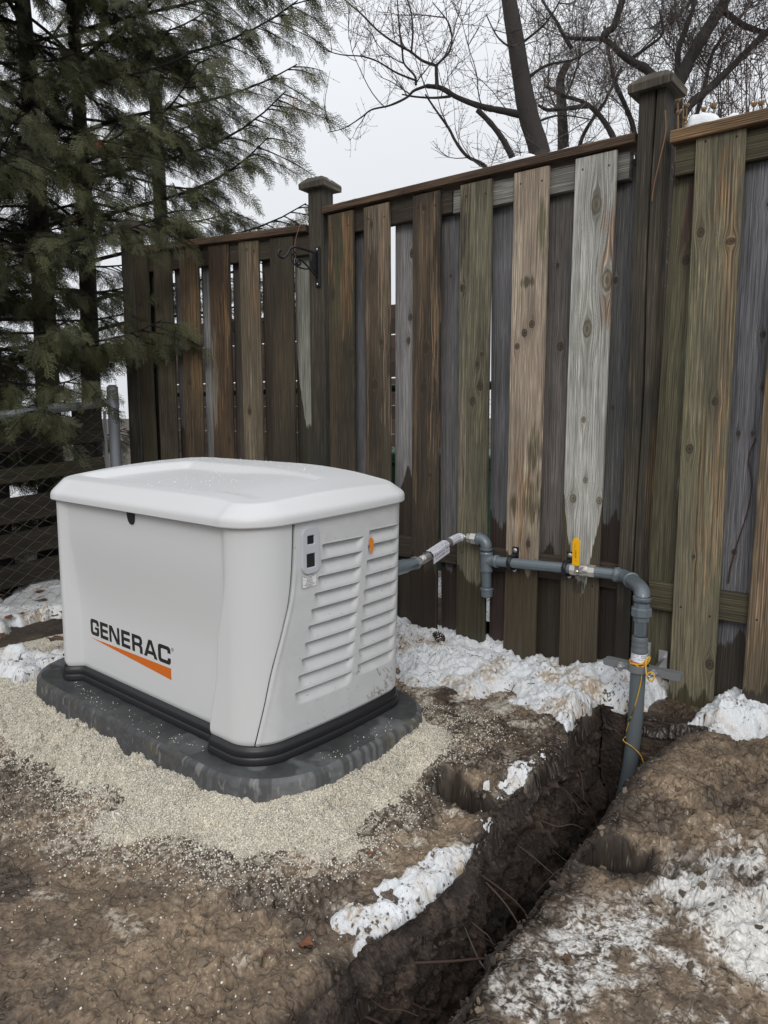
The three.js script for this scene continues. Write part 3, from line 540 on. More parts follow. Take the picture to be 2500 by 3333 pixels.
function groundY(x, z) {
  const edge = Math.min(x - X0, X1 - x, z - Z0, Z1 - z), fade = ss(0, .2, edge);
  let y = mudNoise(x, z);
  y += .03 * ledge(x, z);
  y += .055 * ss(.82, 1.15, x) * ss(.0, -.5, z) * (.7 + .6 * fbm(x * 5, z * 5, 2));           // spoil beside the trench
  const inn = trenchIn(x, z);
  y += .010 * Math.exp(-Math.pow((inn + .04) / .05, 2)) * (.4 + fbm(x * 14, z * 14, 2));
  // two spade holes
  const hole = (px, pz, rx, rz, d, an) => { const c = Math.cos(an), s = Math.sin(an), dx = ((x - px) * c + (z - pz) * s) / rx, dz = (-(x - px) * s + (z - pz) * c) / rz; const r = Math.max(Math.abs(dx), Math.abs(dz)) * .6 + Math.hypot(dx, dz) * .4 + .16 * (fbm(x * 30, z * 30, 2) - .5); y -= d * (1 - ss(.62, 1.05, r)) * (.8 - .2 * dz); };
  hole(.365, -.385, .10, .045, .11, .22); hole(.80, -.395, .088, .055, .14, -.35); y += .055 * Math.exp(-Math.pow((x - .82) / .13, 2)) * ss(-.42, -.75, z) * ss(-1.22, -1.05, z);
  if (inn > -.12) { const lf = x < .66 ? 1 : .35, nr = ss(-.5, .3, z); y -= lf * (.012 + .04 * nr) * Math.pow(ss(-.10 - .03 * nr, .0, inn + .04 * (fbm(x * 12, z * 12, 3) - .5)), 1.5); }
  if (inn > -.02) y -= .035 * ss(-.008, .014, inn) + .008 * ss(-.02, .0, inn);
  y *= fade;
  const p = padSD(x, z); if (p < 0) y = Math.min(y, .0);
  return y;
}
const xs = [], zs = [];
for (let x = X0; x < X1 + 1e-6;) { xs.push(x); x += x > .38 && x < .84 ? .0035 : x > -.9 ? .0055 : .009; } xs[xs.length - 1] = X1;
for (let z = Z0; z < Z1 + 1e-6;) { zs.push(z); z += z < -1.3 ? .009 : z > .85 ? .012 : .0055; } zs[zs.length - 1] = Z1;
const NX = xs.length, NZ = zs.length, GY = new Float32Array(NX * NZ), TI = new Float32Array(NX * NZ);
for (let j = 0; j < NZ; j++) for (let i = 0; i < NX; i++) { GY[j * NX + i] = groundY(xs[i], zs[j]); TI[j * NX + i] = trenchIn(xs[i], zs[j]); }
const bisect = (a, v) => { let l = 0, h = a.length - 1; while (h - l > 1) { const m = (l + h) >> 1; if (a[m] <= v) l = m; else h = m; } return l; };
function sample(F, x, z) { const i = bisect(xs, clamp(x, X0, X1)), j = bisect(zs, clamp(z, Z0, Z1)), u = clamp((x - xs[i]) / (xs[i + 1] - xs[i])), v = clamp((z - zs[j]) / (zs[j + 1] - zs[j])); const a = j * NX + i; return mix(mix(F[a], F[a + 1], u), mix(F[a + NX], F[a + NX + 1], u), v); }
// a sheet over the grid; Y(i,j) height, keep(a) tells whether a vertex is in the sheet
function sheet(Y, keep) {
  const idx = new Int32Array(NX * NZ).fill(-1), p = [], uv = [], ix = []; const get = (a) => { if (idx[a] < 0) { idx[a] = p.length / 3; const i = a % NX, j = (a - i) / NX; p.push(xs[i], Y[a], zs[j]); uv.push((xs[i] - X0) / (X1 - X0), (zs[j] - Z0) / (Z1 - Z0)); } return idx[a]; };
  for (let j = 0; j < NZ - 1; j++) for (let i = 0; i < NX - 1; i++) { const a = j * NX + i; if (keep(a) || keep(a + 1) || keep(a + NX) || keep(a + NX + 1)) { const A = get(a), B = get(a + 1), C = get(a + NX + 1), D = get(a + NX); ix.push(A, D, C, A, C, B); } }
  const g = new THREE.BufferGeometry(); g.setAttribute('position', new THREE.Float32BufferAttribute(p, 3)); g.setAttribute('uv', new THREE.Float32BufferAttribute(uv, 2)); g.setIndex(ix); g.computeVertexNormals(); return g;
}
// ---- snow thickness ----
const bankP = [[-1.5, -1.6], [-1.4, -1.15], [-1.05, -1.02], [-.7, -1.06], [-.5, -1.02], [-.37, -.98], [-.2, -.86], [-.12, -.97], [.04, -.93], [.09, -1.03], [.23, -1.0], [.35, -.96], [.46, -.89], [.455, -1.03], [.46, -1.2], [.57, -1.225], [.66, -1.25], [.66, -1.6]];
const bankR = [[.7, -1.6], [.70, -1.3], [.72, -1.13], [.80, -1.12], [.86, -1.2], [.95, -1.27], [1.45, -1.29], [1.45, -1.6]];
const patches = [ // polygon, thickness, raggedness
  [[[.46, .17], [.47, .10], [.44, .02], [.47, -.06], [.46, -.16], [.52, -.28], [.585, -.2], [.585, -.09], [.575, .03], [.57, .14], [.55, .24]], .022, .05],
  [[[.41, -.47], [.47, -.66], [.53, -.62], [.50, -.44]], .014, .05], [[[.44, -.36], [.48, -.41], [.55, -.31], [.50, -.28]], .012, .05],
  [[[.15, .33], [.19, .335], [.185, .365], [.155, .37]], .004, .03],
];
const ST = new Float32Array(NX * NZ), SY = new Float32Array(NX * NZ);
for (let j = 0; j < NZ; j++) for (let i = 0; i < NX; i++) {
  const x = xs[i], z = zs[j], a = j * NX + i; let t = -.02; const n3 = fbm(x * 16 + 4, z * 16, 4) - .5, n1 = fbm(x * 6, z * 6 + 8, 3) - .5;
  if (z < -.78) {
    const d1 = polySD(bankP, x, z) + .07 * n3 + .05 * n1; if (d1 > -.05) t = Math.max(t, (.05 + .04 * ss(.05, .5, x) + .05 * n1 + .045 * n3 + .016 * (fbm(x * 34, z * 34, 3) - .5)) * Math.pow(ss(-.02, .19, d1), .75) - .006 + Math.min(0, d1) * .2 - .05 * ss(.30, .42, fbm(x * 7 + 2, z * 7, 3)) * 0);
    const d2 = polySD(bankR, x, z) + .05 * n3 + .03 * n1; if (d2 > -.05) t = Math.max(t, (.085 + .05 * n1 + .05 * n3 + .016 * (fbm(x * 34, z * 34, 3) - .5)) * Math.pow(ss(-.02, .14, d2), .7) - .004 + Math.min(0, d2) * .2);
    // melted hollow in front of the near fence board
    t -= .10 * Math.exp(-Math.pow((x - .61) / .07, 2) - Math.pow((z + 1.34) / .09, 2)); t -= .03 * Math.exp(-Math.pow((x - .1) / .06, 2) - Math.pow((z + 1.08) / .05, 2));
  }
  for (const [P, T, rg] of patches) { if (Math.abs(x - P[0][0]) > .5 || Math.abs(z - P[0][1]) > .5) continue; const d = polySD(P, x, z) + rg * 1.8 * n3 + 1.1 * rg * (fbm(x * 55, z * 55, 3) - .5); if (d > -.03) t = Math.max(t, T * ss(-.005, .05, d) * (.75 + .9 * (fbm(x * 45 + 3, z * 45, 3) - .5)) + .5 * T * n3 - .003 + Math.min(0, d) * .2); }
  t = Math.min(t, .2); const inn = TI[a]; t -= .16 * ss(-.022, .012, inn);
  ST[a] = t; SY[a] = Math.max(GY[a], inn > -.03 ? -.02 : -1) * 0 + GY[a] + (t > 0 ? t + .004 * ss(0, .01, t) * (fbm(x * 70, z * 70, 3) - .5) * 2 : Math.max(t, -.008));
  if (t > 0 && t < .05 && GY[a] < -.05) SY[a] = GY[a] - .01;
}
// ---- limestone screenings thickness ----
const gravP = [[-2.2, -.3], [-1.75, .1], [-1.55, .26], [-1.1, .28], [-.89, .29], [-.62, .25], [-.42, .28], [-.22, .33], [-.05, .27], [.10, .20], [.20, .12], [.25, .02], [.21, -.07], [.27, -.20], [.24, -.31], [.13, -.40], [.17, -.55], [.1, -.68], [-.6, -.55], [-1.6, -.6]];
const LT = new Float32Array(NX * NZ), LY = new Float32Array(NX * NZ);
const gravMask = (x, z) => polySD(gravP, x, z) + .34 * (fbm(x * 6 + 2, z * 6 + 5, 4) - .5) + .08 * (fbm(x * 30, z * 30, 3) - .5);
for (let j = 0; j < NZ; j++) for (let i = 0; i < NX; i++) {
  const x = xs[i], z = zs[j], a = j * NX + i; let t = -.01;
  if (x < .35 && z > -.9 && z < .55) { const p = padSD(x, z), d = Math.max(gravMask(x, z), .08 - p * 2); t = d > -.1 ? .010 * ss(-.02, .10, d) + (.034 + .02 * ss(-.55, .0, x)) * Math.exp(-Math.max(p, 0) / .085) * ss(-.05, .06, d) - .004 - .012 * ss(.66, .74, fbm(x * 14 + 8, z * 14, 4)) * ss(.04, .12, p) + .006 * (fbm(x * 40, z * 40, 3) - .5) : -.01; }
  LT[a] = t; LY[a] = GY[a] * .85 + (t > 0 ? t : Math.max(t, -.006)) + GY[a] * .15 + .0035 * (vn(x * 190, z * 190) - .5) + .002 * (vn(x * 400, z * 400) - .5);
}
// ---- colour maps in metres over the patch ----
const MW = 1560, MH = Math.round(1560 * (Z1 - Z0) / (X1 - X0));
const mudCol = new Uint8Array(MW * MH * 4), mudR = new Uint8Array(MW * MH * 4), snowCol = new Uint8Array(MW * MH * 4);
const thinSnow = [[[[.72, -.14], [.79, -.15], [.80, -.05], [.78, .12], [.755, .24], [.75, .08], [.73, -.03]], .02], [[[.75, -.05], [.79, -.15], [.87, -.18], [.94, -.14], [.89, -.04], [.80, .02]], -.02], [[[.90, -.46], [.96, -.58], [1.03, -.56], [1.08, -.47], [1.16, -.42], [1.3, -.23], [1.14, -.10], [1.03, -.13], [.90, -.12], [.90, -.29]], .10], [[[.80, .0], [.92, -.12], [1.03, -.12], [1.2, -.12], [1.3, .0], [1.1, .05], [.9, .1]], -.1], [[[.43, .2], [.44, .05], [.44, -.18], [.5, -.32], [.6, -.2], [.59, 0], [.58, .26]], .02], [[[.38, -.46], [.46, -.68], [.55, -.62], [.51, -.42], [.5, -.28], [.43, -.34]], .02], [[[-.3, -.8], [.1, -.72], [.35, -.78], [.47, -.86], [.45, -1.1], [-.3, -1.1]], -.04]];
const dustP = [[[.7, .5], [.74, .1], [.72, -.15], [.85, -.25], [.9, -.55], [1.05, -.6], [1.45, -.5], [1.45, .6]], [[.1, -.75], [.2, -.55], [.45, -.5], [.5, -.9], [.4, -1.05], [.0, -.95]], [[.0, .3], [.4, .15], [.55, .0], [.56, .5], [.3, .6], [-.1, .65], [-.6, .6], [-.7, .4]]];
for (let j = 0; j < MH; j++) for (let i = 0; i < MW; i++) {
  const x = X0 + (i + .5) / MW * (X1 - X0), z = Z0 + (j + .5) / MH * (Z1 - Z0), q = (j * MW + i) * 4;
  const a = fbm(x * 4, z * 4 + 3, 4), b = fbm(x * 22 + 6, z * 22, 4), f = fbm(x * 130, z * 130, 3), gsp = vn(x * 420, z * 420);
  let t = clamp(.5 + (a - .5) * 1.0 + (b - .5) * .9 + (f - .5) * .9), r = mix(84, 142, t), g = mix(71, 123, t), bl = mix(58, 101, t);
  const wet = ss(.52, .66, fbm(x * 5 + 70, z * 5, 4) + .12 * ss(-.2, -1, x)); r = mix(r, r * .58, wet * .8); g = mix(g, g * .57, wet * .8); bl = mix(bl, bl * .58, wet * .8);
  // freshly dug black topsoil round the trench and in the holes
  const inn = x > .25 && x < 1 ? trenchIn(x, z) : -1; let dig = x > .25 && x < 1 ? ss(-.09, .0, inn + .12 * (b - .5)) : 0; const hd = x > .15 && x < 1 ? Math.max(1 - ss(.75, 1.15, Math.hypot((x - .365) / .12, (z + .385) / .068) + .6 * (b - .5)), 1 - ss(.75, 1.15, Math.hypot((x - .80) / .108, (z + .395) / .078) + .6 * (b - .5))) : 0; dig = Math.max(dig, .9 * hd);
  if (dig > 0) { const k = .9 + .3 * (f - .5) * (1 - hd); r = mix(r, 50 * k, dig); g = mix(g, 41 * k, dig); bl = mix(bl, 34 * k, dig); }
  // frost and powdered limestone caught on the mud
  let du = -1; if (z < 1 && x > -.9) for (const P of dustP) du = Math.max(du, polySD(P, x, z)); du = ss(-.08, .12, du) * (1 - dig);
  const heavy = x > .68 ? 1 : 0; let dm = du > 0 ? ss(.50, .66, fbm(x * 13 + 3, z * 13 + 9, 5) + (heavy ? .06 : -.05)) * du * ss(.28, .62, f + .25 * (gsp - .5)) * (heavy ? .9 : .6) : 0;
  for (const [P, w] of thinSnow) { if (Math.abs(x - P[0][0]) > .7 || Math.abs(z - P[0][1]) > .7) continue; const sd = polySD(P, x, z); if (sd < -.09) continue; const n = fbm(x * 15 + 30, z * 15 + 4, 5), k = w + .9 * clamp(sd / .09, -1, 1) * .35 + 1.5 * (n - .5) + .42 * (f - .5) + .22 * (gsp - .5); dm = Math.max(dm, ss(.02, .32, k) * (.5 + .4 * ss(.2, .5, k)) * (1 - hd) * (1 - ss(-.03, .005, inn))); }
  const gd = x < .5 && z > -1 && z < .7 ? gravMask(x, z) : -1; dm = Math.max(dm, ss(-.22, .06, gd) * ss(.46, .62, f + .15 * (gsp - .5)) * .85);
  dm = Math.max(dm, ss(.86, .9, gsp) * .4 * ss(.5, .6, b));
  const wc = heavy ? [214, 213, 210] : [198, 192, 180]; r = mix(r, wc[0], dm); g = mix(g, wc[1], dm); bl = mix(bl, wc[2], dm);
  const l = 1 + .3 * (gsp - .5) * (1 - dig); r *= l; g *= l; bl *= l;
  mudCol[q] = clamp(r, 0, 255); mudCol[q + 1] = clamp(g, 0, 255); mudCol[q + 2] = clamp(bl, 0, 255); mudCol[q + 3] = 255;
  const R = mix(198, 92, wet * (1 - dm)) ; mudR[q] = mudR[q + 1] = mudR[q + 2] = R; mudR[q + 3] = 255;
  // snow: soil splashed on it as specks and brown smears
  const sm = ss(.56, .80, fbm(x * 9 + 20, z * 9, 4) + .10 * ss(-.2, .25, x) * ss(-.8, -1.0, z)) , cl_ = fbm(x * 12 + 2, z * 12, 3), sp = ss(.80, .86, fbm(x * 150 + 4, z * 150, 2) + .5 * (cl_ - .5)), s2 = ss(.93, .96, vn(x * 300, z * 300)) * ss(.5, .62, fbm(x * 14, z * 14 + 5, 3));
  let S = [226, 229, 232].map(v => v * (.96 + .06 * (f - .5) + .08 * (b - .5))); const br = [150, 126, 98], dk = [58, 47, 38]; const m1 = Math.min(1, sm + (z > -.78 ? .35 * ss(.42, .62, fbm(x * 24, z * 24 + 3, 3)) : 0)) * .8 * ss(.25, .75, f + .3 * (b - .5)), m2 = Math.max(sp, s2) * .85;
  for (let c = 0; c < 3; c++) snowCol[q + c] = clamp(mix(mix(S[c], br[c], clamp(m1)), dk[c], m2), 0, 255); snowCol[q + 3] = 255;
}
function tileBump(f, N = 512) { const d = new Uint8Array(N * N * 4); for (let j = 0; j < N; j++) for (let i = 0; i < N; i++) { const v = clamp(f(i, j), 0, 255), q = (j * N + i) * 4; d[q] = d[q + 1] = d[q + 2] = v; d[q + 3] = 255; } return dataTex(d, N, N); }
const rep = (t, sx, sy) => { t.repeat.set(sx, sy); return t; };
const pNoise = (i, j, f) => vn(i / 512 * f % f, j / 512 * f % f);
const mudMat = std({ map: dataTex(mudCol, MW, MH, true), roughnessMap: dataTex(mudR, MW, MH), roughness: 1, bumpMap: rep(tileBump((i, j) => { const n = fbm(i * .05, j * .05, 5), c = 1 - ss(0, .05, Math.abs(fbm(i * .022 + 5, j * .022, 3) - .5)); return 128 + 190 * (n - .5) - 70 * c; }), 8, 6.5), bumpScale: .012 });
const ground = single('ground', sheet(GY, (a) => TI[a] < .010), mudMat, 'churned brown mud around the generator pad', 'ground', null, 'structure');
const snowMat = new THREE.MeshPhysicalMaterial({ map: dataTex(snowCol, MW, MH, true), roughness: .8, bumpMap: rep(tileBump((i, j) => 128 + 150 * (fbm(i * .16 + 3, j * .16, 4) - .5)), 10, 9), bumpScale: .006 });
const isBank = (a) => zs[(a - a % NX) / NX] < -.78;
single('snow_bank', sheet(SY, (a) => ST[a] > 0 && isBank(a)), snowMat, 'dirty old snow banked against the foot of the fence', 'snow', null, 'stuff');
single('snow_patches', sheet(SY, (a) => ST[a] > 0 && !isBank(a)), snowMat, 'thin ragged snow patches left along the trench edges', 'snow', null, 'stuff');
// screenings
const gravCol = new Uint8Array(1024 * 1024 * 4); for (let j = 0; j < 1024; j++) for (let i = 0; i < 1024; i++) { const q = (j * 1024 + i) * 4, n = vn(i * .55, j * .55), m = vn(i * .9 + 40, j * .9), b = fbm(i * .012, j * .012, 4), dk = ss(.75, .85, vn(i * .4 + 9, j * .4)); let v = 192 + 80 * (n - .5) + 45 * (m - .5) + 46 * (b - .5); v = mix(v, v * .6, dk * .6); gravCol[q] = clamp(v * 1.02, 0, 255); gravCol[q + 1] = clamp(v * .98, 0, 255); gravCol[q + 2] = clamp(v * .89, 0, 255); gravCol[q + 3] = 255; }
const gravMap = dataTex(gravCol, 1024, 1024, true); gravMap.repeat.set(3.3, 2.7);
const gravMat = std({ map: gravMap, roughness: .95, bumpMap: rep(tileBump((i, j) => 255 * vn(i * .3, j * .3)), 9, 8), bumpScale: .005 });
single('limestone_screenings', sheet(LY, (a) => LT[a] > 0 && padSD(xs[a % NX], zs[(a - a % NX) / NX]) > -.03), gravMat, 'pale crushed limestone screenings spread round the pad', 'gravel', null, 'stuff');
{ // loose grains
  const r = rng(77), g = new THREE.IcosahedronGeometry(1, 0), p = g.attributes.position; const jit = {}; for (let k = 0; k < p.count; k++) { const key = [p.getX(k).toFixed(2), p.getY(k).toFixed(2), p.getZ(k).toFixed(2)].join(); jit[key] = jit[key] || .65 + r() * .6; p.setXYZ(k, p.getX(k) * jit[key], p.getY(k) * jit[key] * .75, p.getZ(k) * jit[key]); } g.computeVertexNormals();
  const list = []; let guard = 0;
  while (list.length < 60000 && guard++ < 600000) { const x = -1.85 + r() * 2.35, z = -.85 + r() * 1.5, p_ = padSD(x, z); if (p_ < .004) continue; const d = gravMask(x, z) + .05 * (r() - .5); const pr = d > .02 ? .8 : d > -.22 ? .55 * Math.pow(1 + (d - .02) / .24, 2.2) : .012; if (r() > pr || trenchIn(x, z) > -.01) continue; const a = sample(LT, x, z); list.push([x, Math.max(sample(GY, x, z), a > 0 ? sample(LY, x, z) : -9), z, (.0011 + .0019 * Math.pow(r(), 2.2))]); }
  for (let k = 0; k < 700; k++) { const e = r() * 6.28; const x = -.57 + Math.cos(e) * .72 * Math.pow(r(), .1), z = -.28 + Math.sin(e) * .38 * Math.pow(r(), .1); const p_ = padSD(x, z); if (p_ < -.075 || p_ > -.012) continue; list.push([x, .103, z, .0008 + r() * .0012]); }
  const im = new THREE.InstancedMesh(g, std({ roughness: .9 }), list.length), M = new THREE.Matrix4(), Q = new THREE.Quaternion(), E = new THREE.Euler(), c = new THREE.Color();
  list.forEach(([x, y, z, s], k) => { E.set(r() * 6, r() * 6, r() * 6); M.compose(V(x, y + s * .4, z), Q.setFromEuler(E), V(s, s, s)); im.setMatrixAt(k, M); const v = .42 + .36 * r(); c.setRGB(v * 1.03, v * .97, v * .84); im.setColorAt(k, c); });
  im.name = 'limestone_chips'; shadow(im); tag(im, 'loose pale limestone chips scattered over the mud', 'gravel', null, 'stuff'); scene.add(im);
  // mud clods
  const cl = []; guard = 0; while (cl.length < 2600 && guard++ < 120000) { const x = -1.6 + r() * 3, z = -1.2 + r() * 2.1; if (padSD(x, z) < .03 || trenchIn(x, z) > -.008) continue; const near = Math.exp(-Math.pow(trenchIn(x, z) / .12, 2)), mound = ss(.8, 1, x) * ss(0, -.4, z); const w = ss(.5, .64, fbm(x * 4 + 50, z * 4, 3)); if (r() > .10 + .8 * near + .7 * mound + .5 * w || sample(ST, x, z) > .01 || gravMask(x, z) > -.04 && r() < .93) continue; cl.push([x, sample(GY, x, z), z, .0016 + .005 * Math.pow(r(), 3.5) * (1 + .6 * mound)]); }
  const g2 = new THREE.IcosahedronGeometry(1, 1), p2 = g2.attributes.position; for (let k = 0; k < p2.count; k++) { const v = V(p2.getX(k), p2.getY(k), p2.getZ(k)), n = .35 + 1.3 * fbm(v.x * 2.6 + 9, v.y * 2.6 + v.z * 2.1, 2); p2.setXYZ(k, v.x * n, v.y * n * .75, v.z * n); } g2.computeVertexNormals();
  const im2 = new THREE.InstancedMesh(g2, std({ roughness: .95 }), cl.length); cl.forEach(([x, y, z, s], k) => { E.set(r() * 6, r() * 6, r() * 6); M.compose(V(x, y + s * .1, z), Q.setFromEuler(E), V(s * (.8 + r() * 1.2), s * (.5 + .6 * r()), s * (.8 + .6 * r()))); im2.setMatrixAt(k, M); const v = .055 + .12 * r(); c.setRGB(v * 1.15, v * .9, v * .66); im2.setColorAt(k, c); });
  im2.name = 'mud_clods'; shadow(im2); tag(im2, 'small crumbs and clods of brown mud', 'mud', null, 'stuff'); scene.add(im2);
}
{ // trench walls and floor
  const loop = [], fix = (x, z, s) => { for (let k = 0; k < 6; k++) x -= s * .8 * (trenchIn(x, z) - .005); return x; }; const add = (x, z) => loop.push([x, z]);
  for (let z = .99; z > -1.19; z -= .006) add(fix(lut(TL, z) + .006, z, 1), z); const xa = lut(TL, -1.19) + .01, xb = lut(TR, -1.19) - .01;
  for (let t = 0; t <= 1; t += .02) add(mix(xa, xb, t), -1.192 - .03 * Math.sin(mix(xa, xb, t) * 9)); for (let z = -1.19; z < .99; z += .006) add(fix(lut(TR, z) - .006, z, -1), z);
  const cx = (z) => (lut(TL, z) + lut(TR, z)) / 2, rows = 64, D = .46;
  const geo = gridMesh(rows, loop.length, (i, j) => { const [x, z] = loop[j], f = i / (rows - 1), y = .004 - f * D; const dirx = Math.sign(cx(z) - x) * ss(-1.185, -1.15, z), dirz = 1 - ss(-1.2, -1.15, z);
    const s = j * .006; let d = .07 * (fbm(s * 7 + 3, y * 9 + 20, 4) - .5) + .045 * (fbm(s * 22, y * 22 + 7, 3) - .5) + .02 * (fbm(s * 80, y * 80, 2) - .5) + .035 * f * f - .012 * (1 - f); d *= ss(0, .06, f) ; d -= .022 * (1 - ss(0, .1, f));
    return [x + dirx * d, y + .012 * (fbm(s * 18, f * 9, 2) - .5) * f, z + dirz * d, s / .5, y / .5]; });
  const N = 512, d = new Uint8Array(N * N * 4); for (let j = 0; j < N; j++) for (let i = 0; i < N; i++) { const q = (j * N + i) * 4, a = fbm(i * .03, j * .03, 5), b = fbm(i * .25, j * .25, 3), sp = ss(.8, .86, vn(i * .5, j * .5)); let v = 48 + 70 * (a - .5) + 44 * (b - .5); v = mix(v, v * 1.8, sp * .5); d[q] = clamp(v * 1.12, 0, 255); d[q + 1] = clamp(v * .93, 0, 255); d[q + 2] = clamp(v * .8, 0, 255); d[q + 3] = 255; }
  const soil = std({ map: dataTex(d, N, N, true), roughness: .9, bumpMap: tileBump((i, j) => 128 + 130 * (fbm(i * .1, j * .1, 4) - .5)), bumpScale: .01 });
  { const r = rng(99), p = geo.attributes.position, g = new THREE.IcosahedronGeometry(1, 0), q = g.attributes.position; for (let k = 0; k < q.count; k++) { const n = .5 + .9 * vn(q.getX(k) * 2.1 + 8, q.getY(k) * 2.1 + q.getZ(k) * 1.7 + 3); q.setXYZ(k, q.getX(k) * n, q.getY(k) * n, q.getZ(k) * n); } g.computeVertexNormals();
    const N2 = 6500, im = new THREE.InstancedMesh(g, std({ roughness: .92 }), N2), M = new THREE.Matrix4(), Q = new THREE.Quaternion(), E = new THREE.Euler(), c = new THREE.Color();
    for (let k = 0; k < N2; k++) { const v = Math.floor(Math.pow(r(), 1.3) * rows) * loop.length + Math.floor(r() * loop.length), s = .0015 + .0075 * Math.pow(r(), 3); E.set(r() * 6, r() * 6, r() * 6); M.compose(V(p.getX(v) + (r() - .5) * .006, p.getY(v) + (r() - .5) * .01, p.getZ(v) + (r() - .5) * .006), Q.setFromEuler(E), V(s, s * .8, s)); im.setMatrixAt(k, M); const b = .014 + .05 * r() * r(); c.setRGB(b * 1.25, b * .92, b * .7); im.setColorAt(k, c); }
    im.name = 'trench_crumbs'; shadow(im); tag(im, 'dark soil crumbs clinging to the trench walls', 'soil', null, 'stuff'); scene.add(im); }
  single('trench', geo, soil, 'dark topsoil walls of the narrow trench dug to the fence', 'trench', null, 'structure');
  const fl = gridMesh(230, 26, (i, j) => { const z = mix(1.0, -1.26, i / 229), x = mix(lut(TL, z) - .08, lut(TR, z) + .08, j / 25); return [x, -.42 + .04 * (fbm(x * 20, z * 20, 4) - .5) + .06 * (fbm(x * 5, z * 5, 2) - .5), z, x / .5, z / .5]; });
  single('trench_floor', fl, soil, 'loose dark soil at the bottom of the trench', 'trench', null, 'structure');
}
{ // the yard beyond the worked patch, out to the horizon
  const ax = [-120, -40, -15, -8, -5, -3.6, -2.8, -2.3, X0, X1, 2.2, 4, 9, 30, 120], az = [-120, -40, -15, -8, -5, -3, -2.2, Z0, Z1, 1.8, 3, 6, 15, 50, 120], G = new Geo();
  for (const z of az) for (const x of ax) G.v(x, 0, z, x / 2, z / 2);
  for (let j = 0; j < az.length - 1; j++) for (let i = 0; i < ax.length - 1; i++) { if (ax[i] === X0 && az[j] === Z0) continue; const a = j * ax.length + i; G.q(a, a + ax.length, a + ax.length + 1, a + 1); }
  const N = 512, d = new Uint8Array(N * N * 4); for (let j = 0; j < N; j++) for (let i = 0; i < N; i++) { const q = (j * N + i) * 4, a = fbm(i * .04, j * .04, 5), b = vn(i * .4, j * .4); const v = 60 + 60 * (a - .5) + 30 * (b - .5); d[q] = v * 1.1; d[q + 1] = v * .95; d[q + 2] = v * .8; d[q + 3] = 255; }
  single('yard_ground', G.build(), std({ map: dataTex(d, N, N, true), roughness: .95 }), 'bare brown earth of the yards beyond', 'ground', null, 'structure');
}
{ // snow lying in the yard behind the fence and by the wire fence
  const mk = (x0, x1, z0, z1, nx, nz, T, thr, name, label, sd) => { const G = new Geo(), t = []; for (let j = 0; j <= nz; j++) for (let i = 0; i <= nx; i++) { const x = mix(x0, x1, i / nx), z = mix(z0, z1, j / nz), e = Math.min(i, nx - i, j, nz - j) / 4; const n = fbm(x * 3 + sd, z * 3, 4) + .5 * (fbm(x * 13, z * 13 + sd, 3) - .5); const k = (n - thr) * 3 - Math.max(0, 1 - e) * .8; t.push(k); G.v(x, k > 0 ? T * Math.min(1, k * 2.5) * (.7 + .6 * fbm(x * 9, z * 9, 3)) + .004 : -.02, z, (x - X0) / (X1 - X0), (z - Z0) / (Z1 - Z0)); }
    for (let j = 0; j < nz; j++) for (let i = 0; i < nx; i++) { const a = j * (nx + 1) + i; if (Math.max(t[a], t[a + 1], t[a + nx + 1], t[a + nx + 2]) > 0) G.q(a, a + nx + 1, a + nx + 2, a + 1); }
    single(name, G.build(), snowMat, label, 'snow', null, 'stuff'); };
  mk(-9, 7, -9, -1.62, 160, 74, .06, .36, 'snow_field', 'snow lying in the yard behind the wooden fence', 4);
  mk(-3.4, -1.3, -1.05, .1, 140, 80, .05, .40, 'snow_drift', 'patchy snow on leaf litter beside the wire mesh fence', 12);
}

// ---------- gas line ----------
const pipeGrey = new THREE.MeshPhysicalMaterial({ color: lin(.125, .155, .175), roughness: .32, clearcoat: .5, clearcoatRoughness: .22, bumpMap: rep(tileBump((i, j) => 128 + 60 * (fbm(i * .05, j * .05, 3) - .5)), 4, .4), bumpScale: .0012 });
const riserGrey = std({ color: lin(.115, .135, .145), roughness: .5 });
const steel = std({ color: lin(.55, .54, .52), roughness: .3, metalness: .9 }), zinc = std({ color: lin(.5, .51, .52), roughness: .38, metalness: .75 });
const brass = std({ color: lin(.62, .59, .54), roughness: .3, metalness: .85 }), blackIron = std({ color: lin(.012, .012, .016), roughness: .45 });
// straight fitting: axis from a to b, profile [[t,r]...]
function spun(a, b, prof, sides = 24) { const A = V(...a), B = V(...b), pts = [], rad = []; for (const [t, r] of prof) { pts.push(A.clone().lerp(B, t)); rad.push(r); }
  const G = new Geo(), d = B.clone().sub(A).normalize(), up = Math.abs(d.y) < .9 ? V(0, 1, 0) : V(0, 0, 1), s = d.clone().cross(up).normalize(), u = s.clone().cross(d), rings = [];
  prof.forEach(([t, r], k) => { const row = []; for (let j = 0; j < sides; j++) { const q = j / sides * Math.PI * 2, c = Math.cos(q) * r, e = Math.sin(q) * r; row.push(G.v(pts[k].x + s.x * c + u.x * e, pts[k].y + s.y * c + u.y * e, pts[k].z + s.z * c + u.z * e, j / sides, t)); } rings.push(row); });
  for (let k = 0; k < rings.length - 1; k++) for (let j = 0; j < sides; j++) { const m = (j + 1) % sides; G.q(rings[k][j], rings[k][m], rings[k + 1][m], rings[k + 1][j]); }
  for (const r of [rings[0], rings[rings.length - 1]]) for (let j = 1; j < sides - 1; j++) G.t(r[0], r[j], r[j + 1]);
  return sides <= 8 ? G.build(true) : G.build(); }
const bead = (r0, r1) => [[0, r0 - .002], [0, r1], [.03, r1 + .001], [.2, r1 + .001], [.24, r1], [.3, r0], [1, r0]];
const gas = thing('gas_pipe', 'grey painted gas pipe run along the fence from the generator to the ground riser', 'gas pipe', [0.1, 0.4, -1.36]);
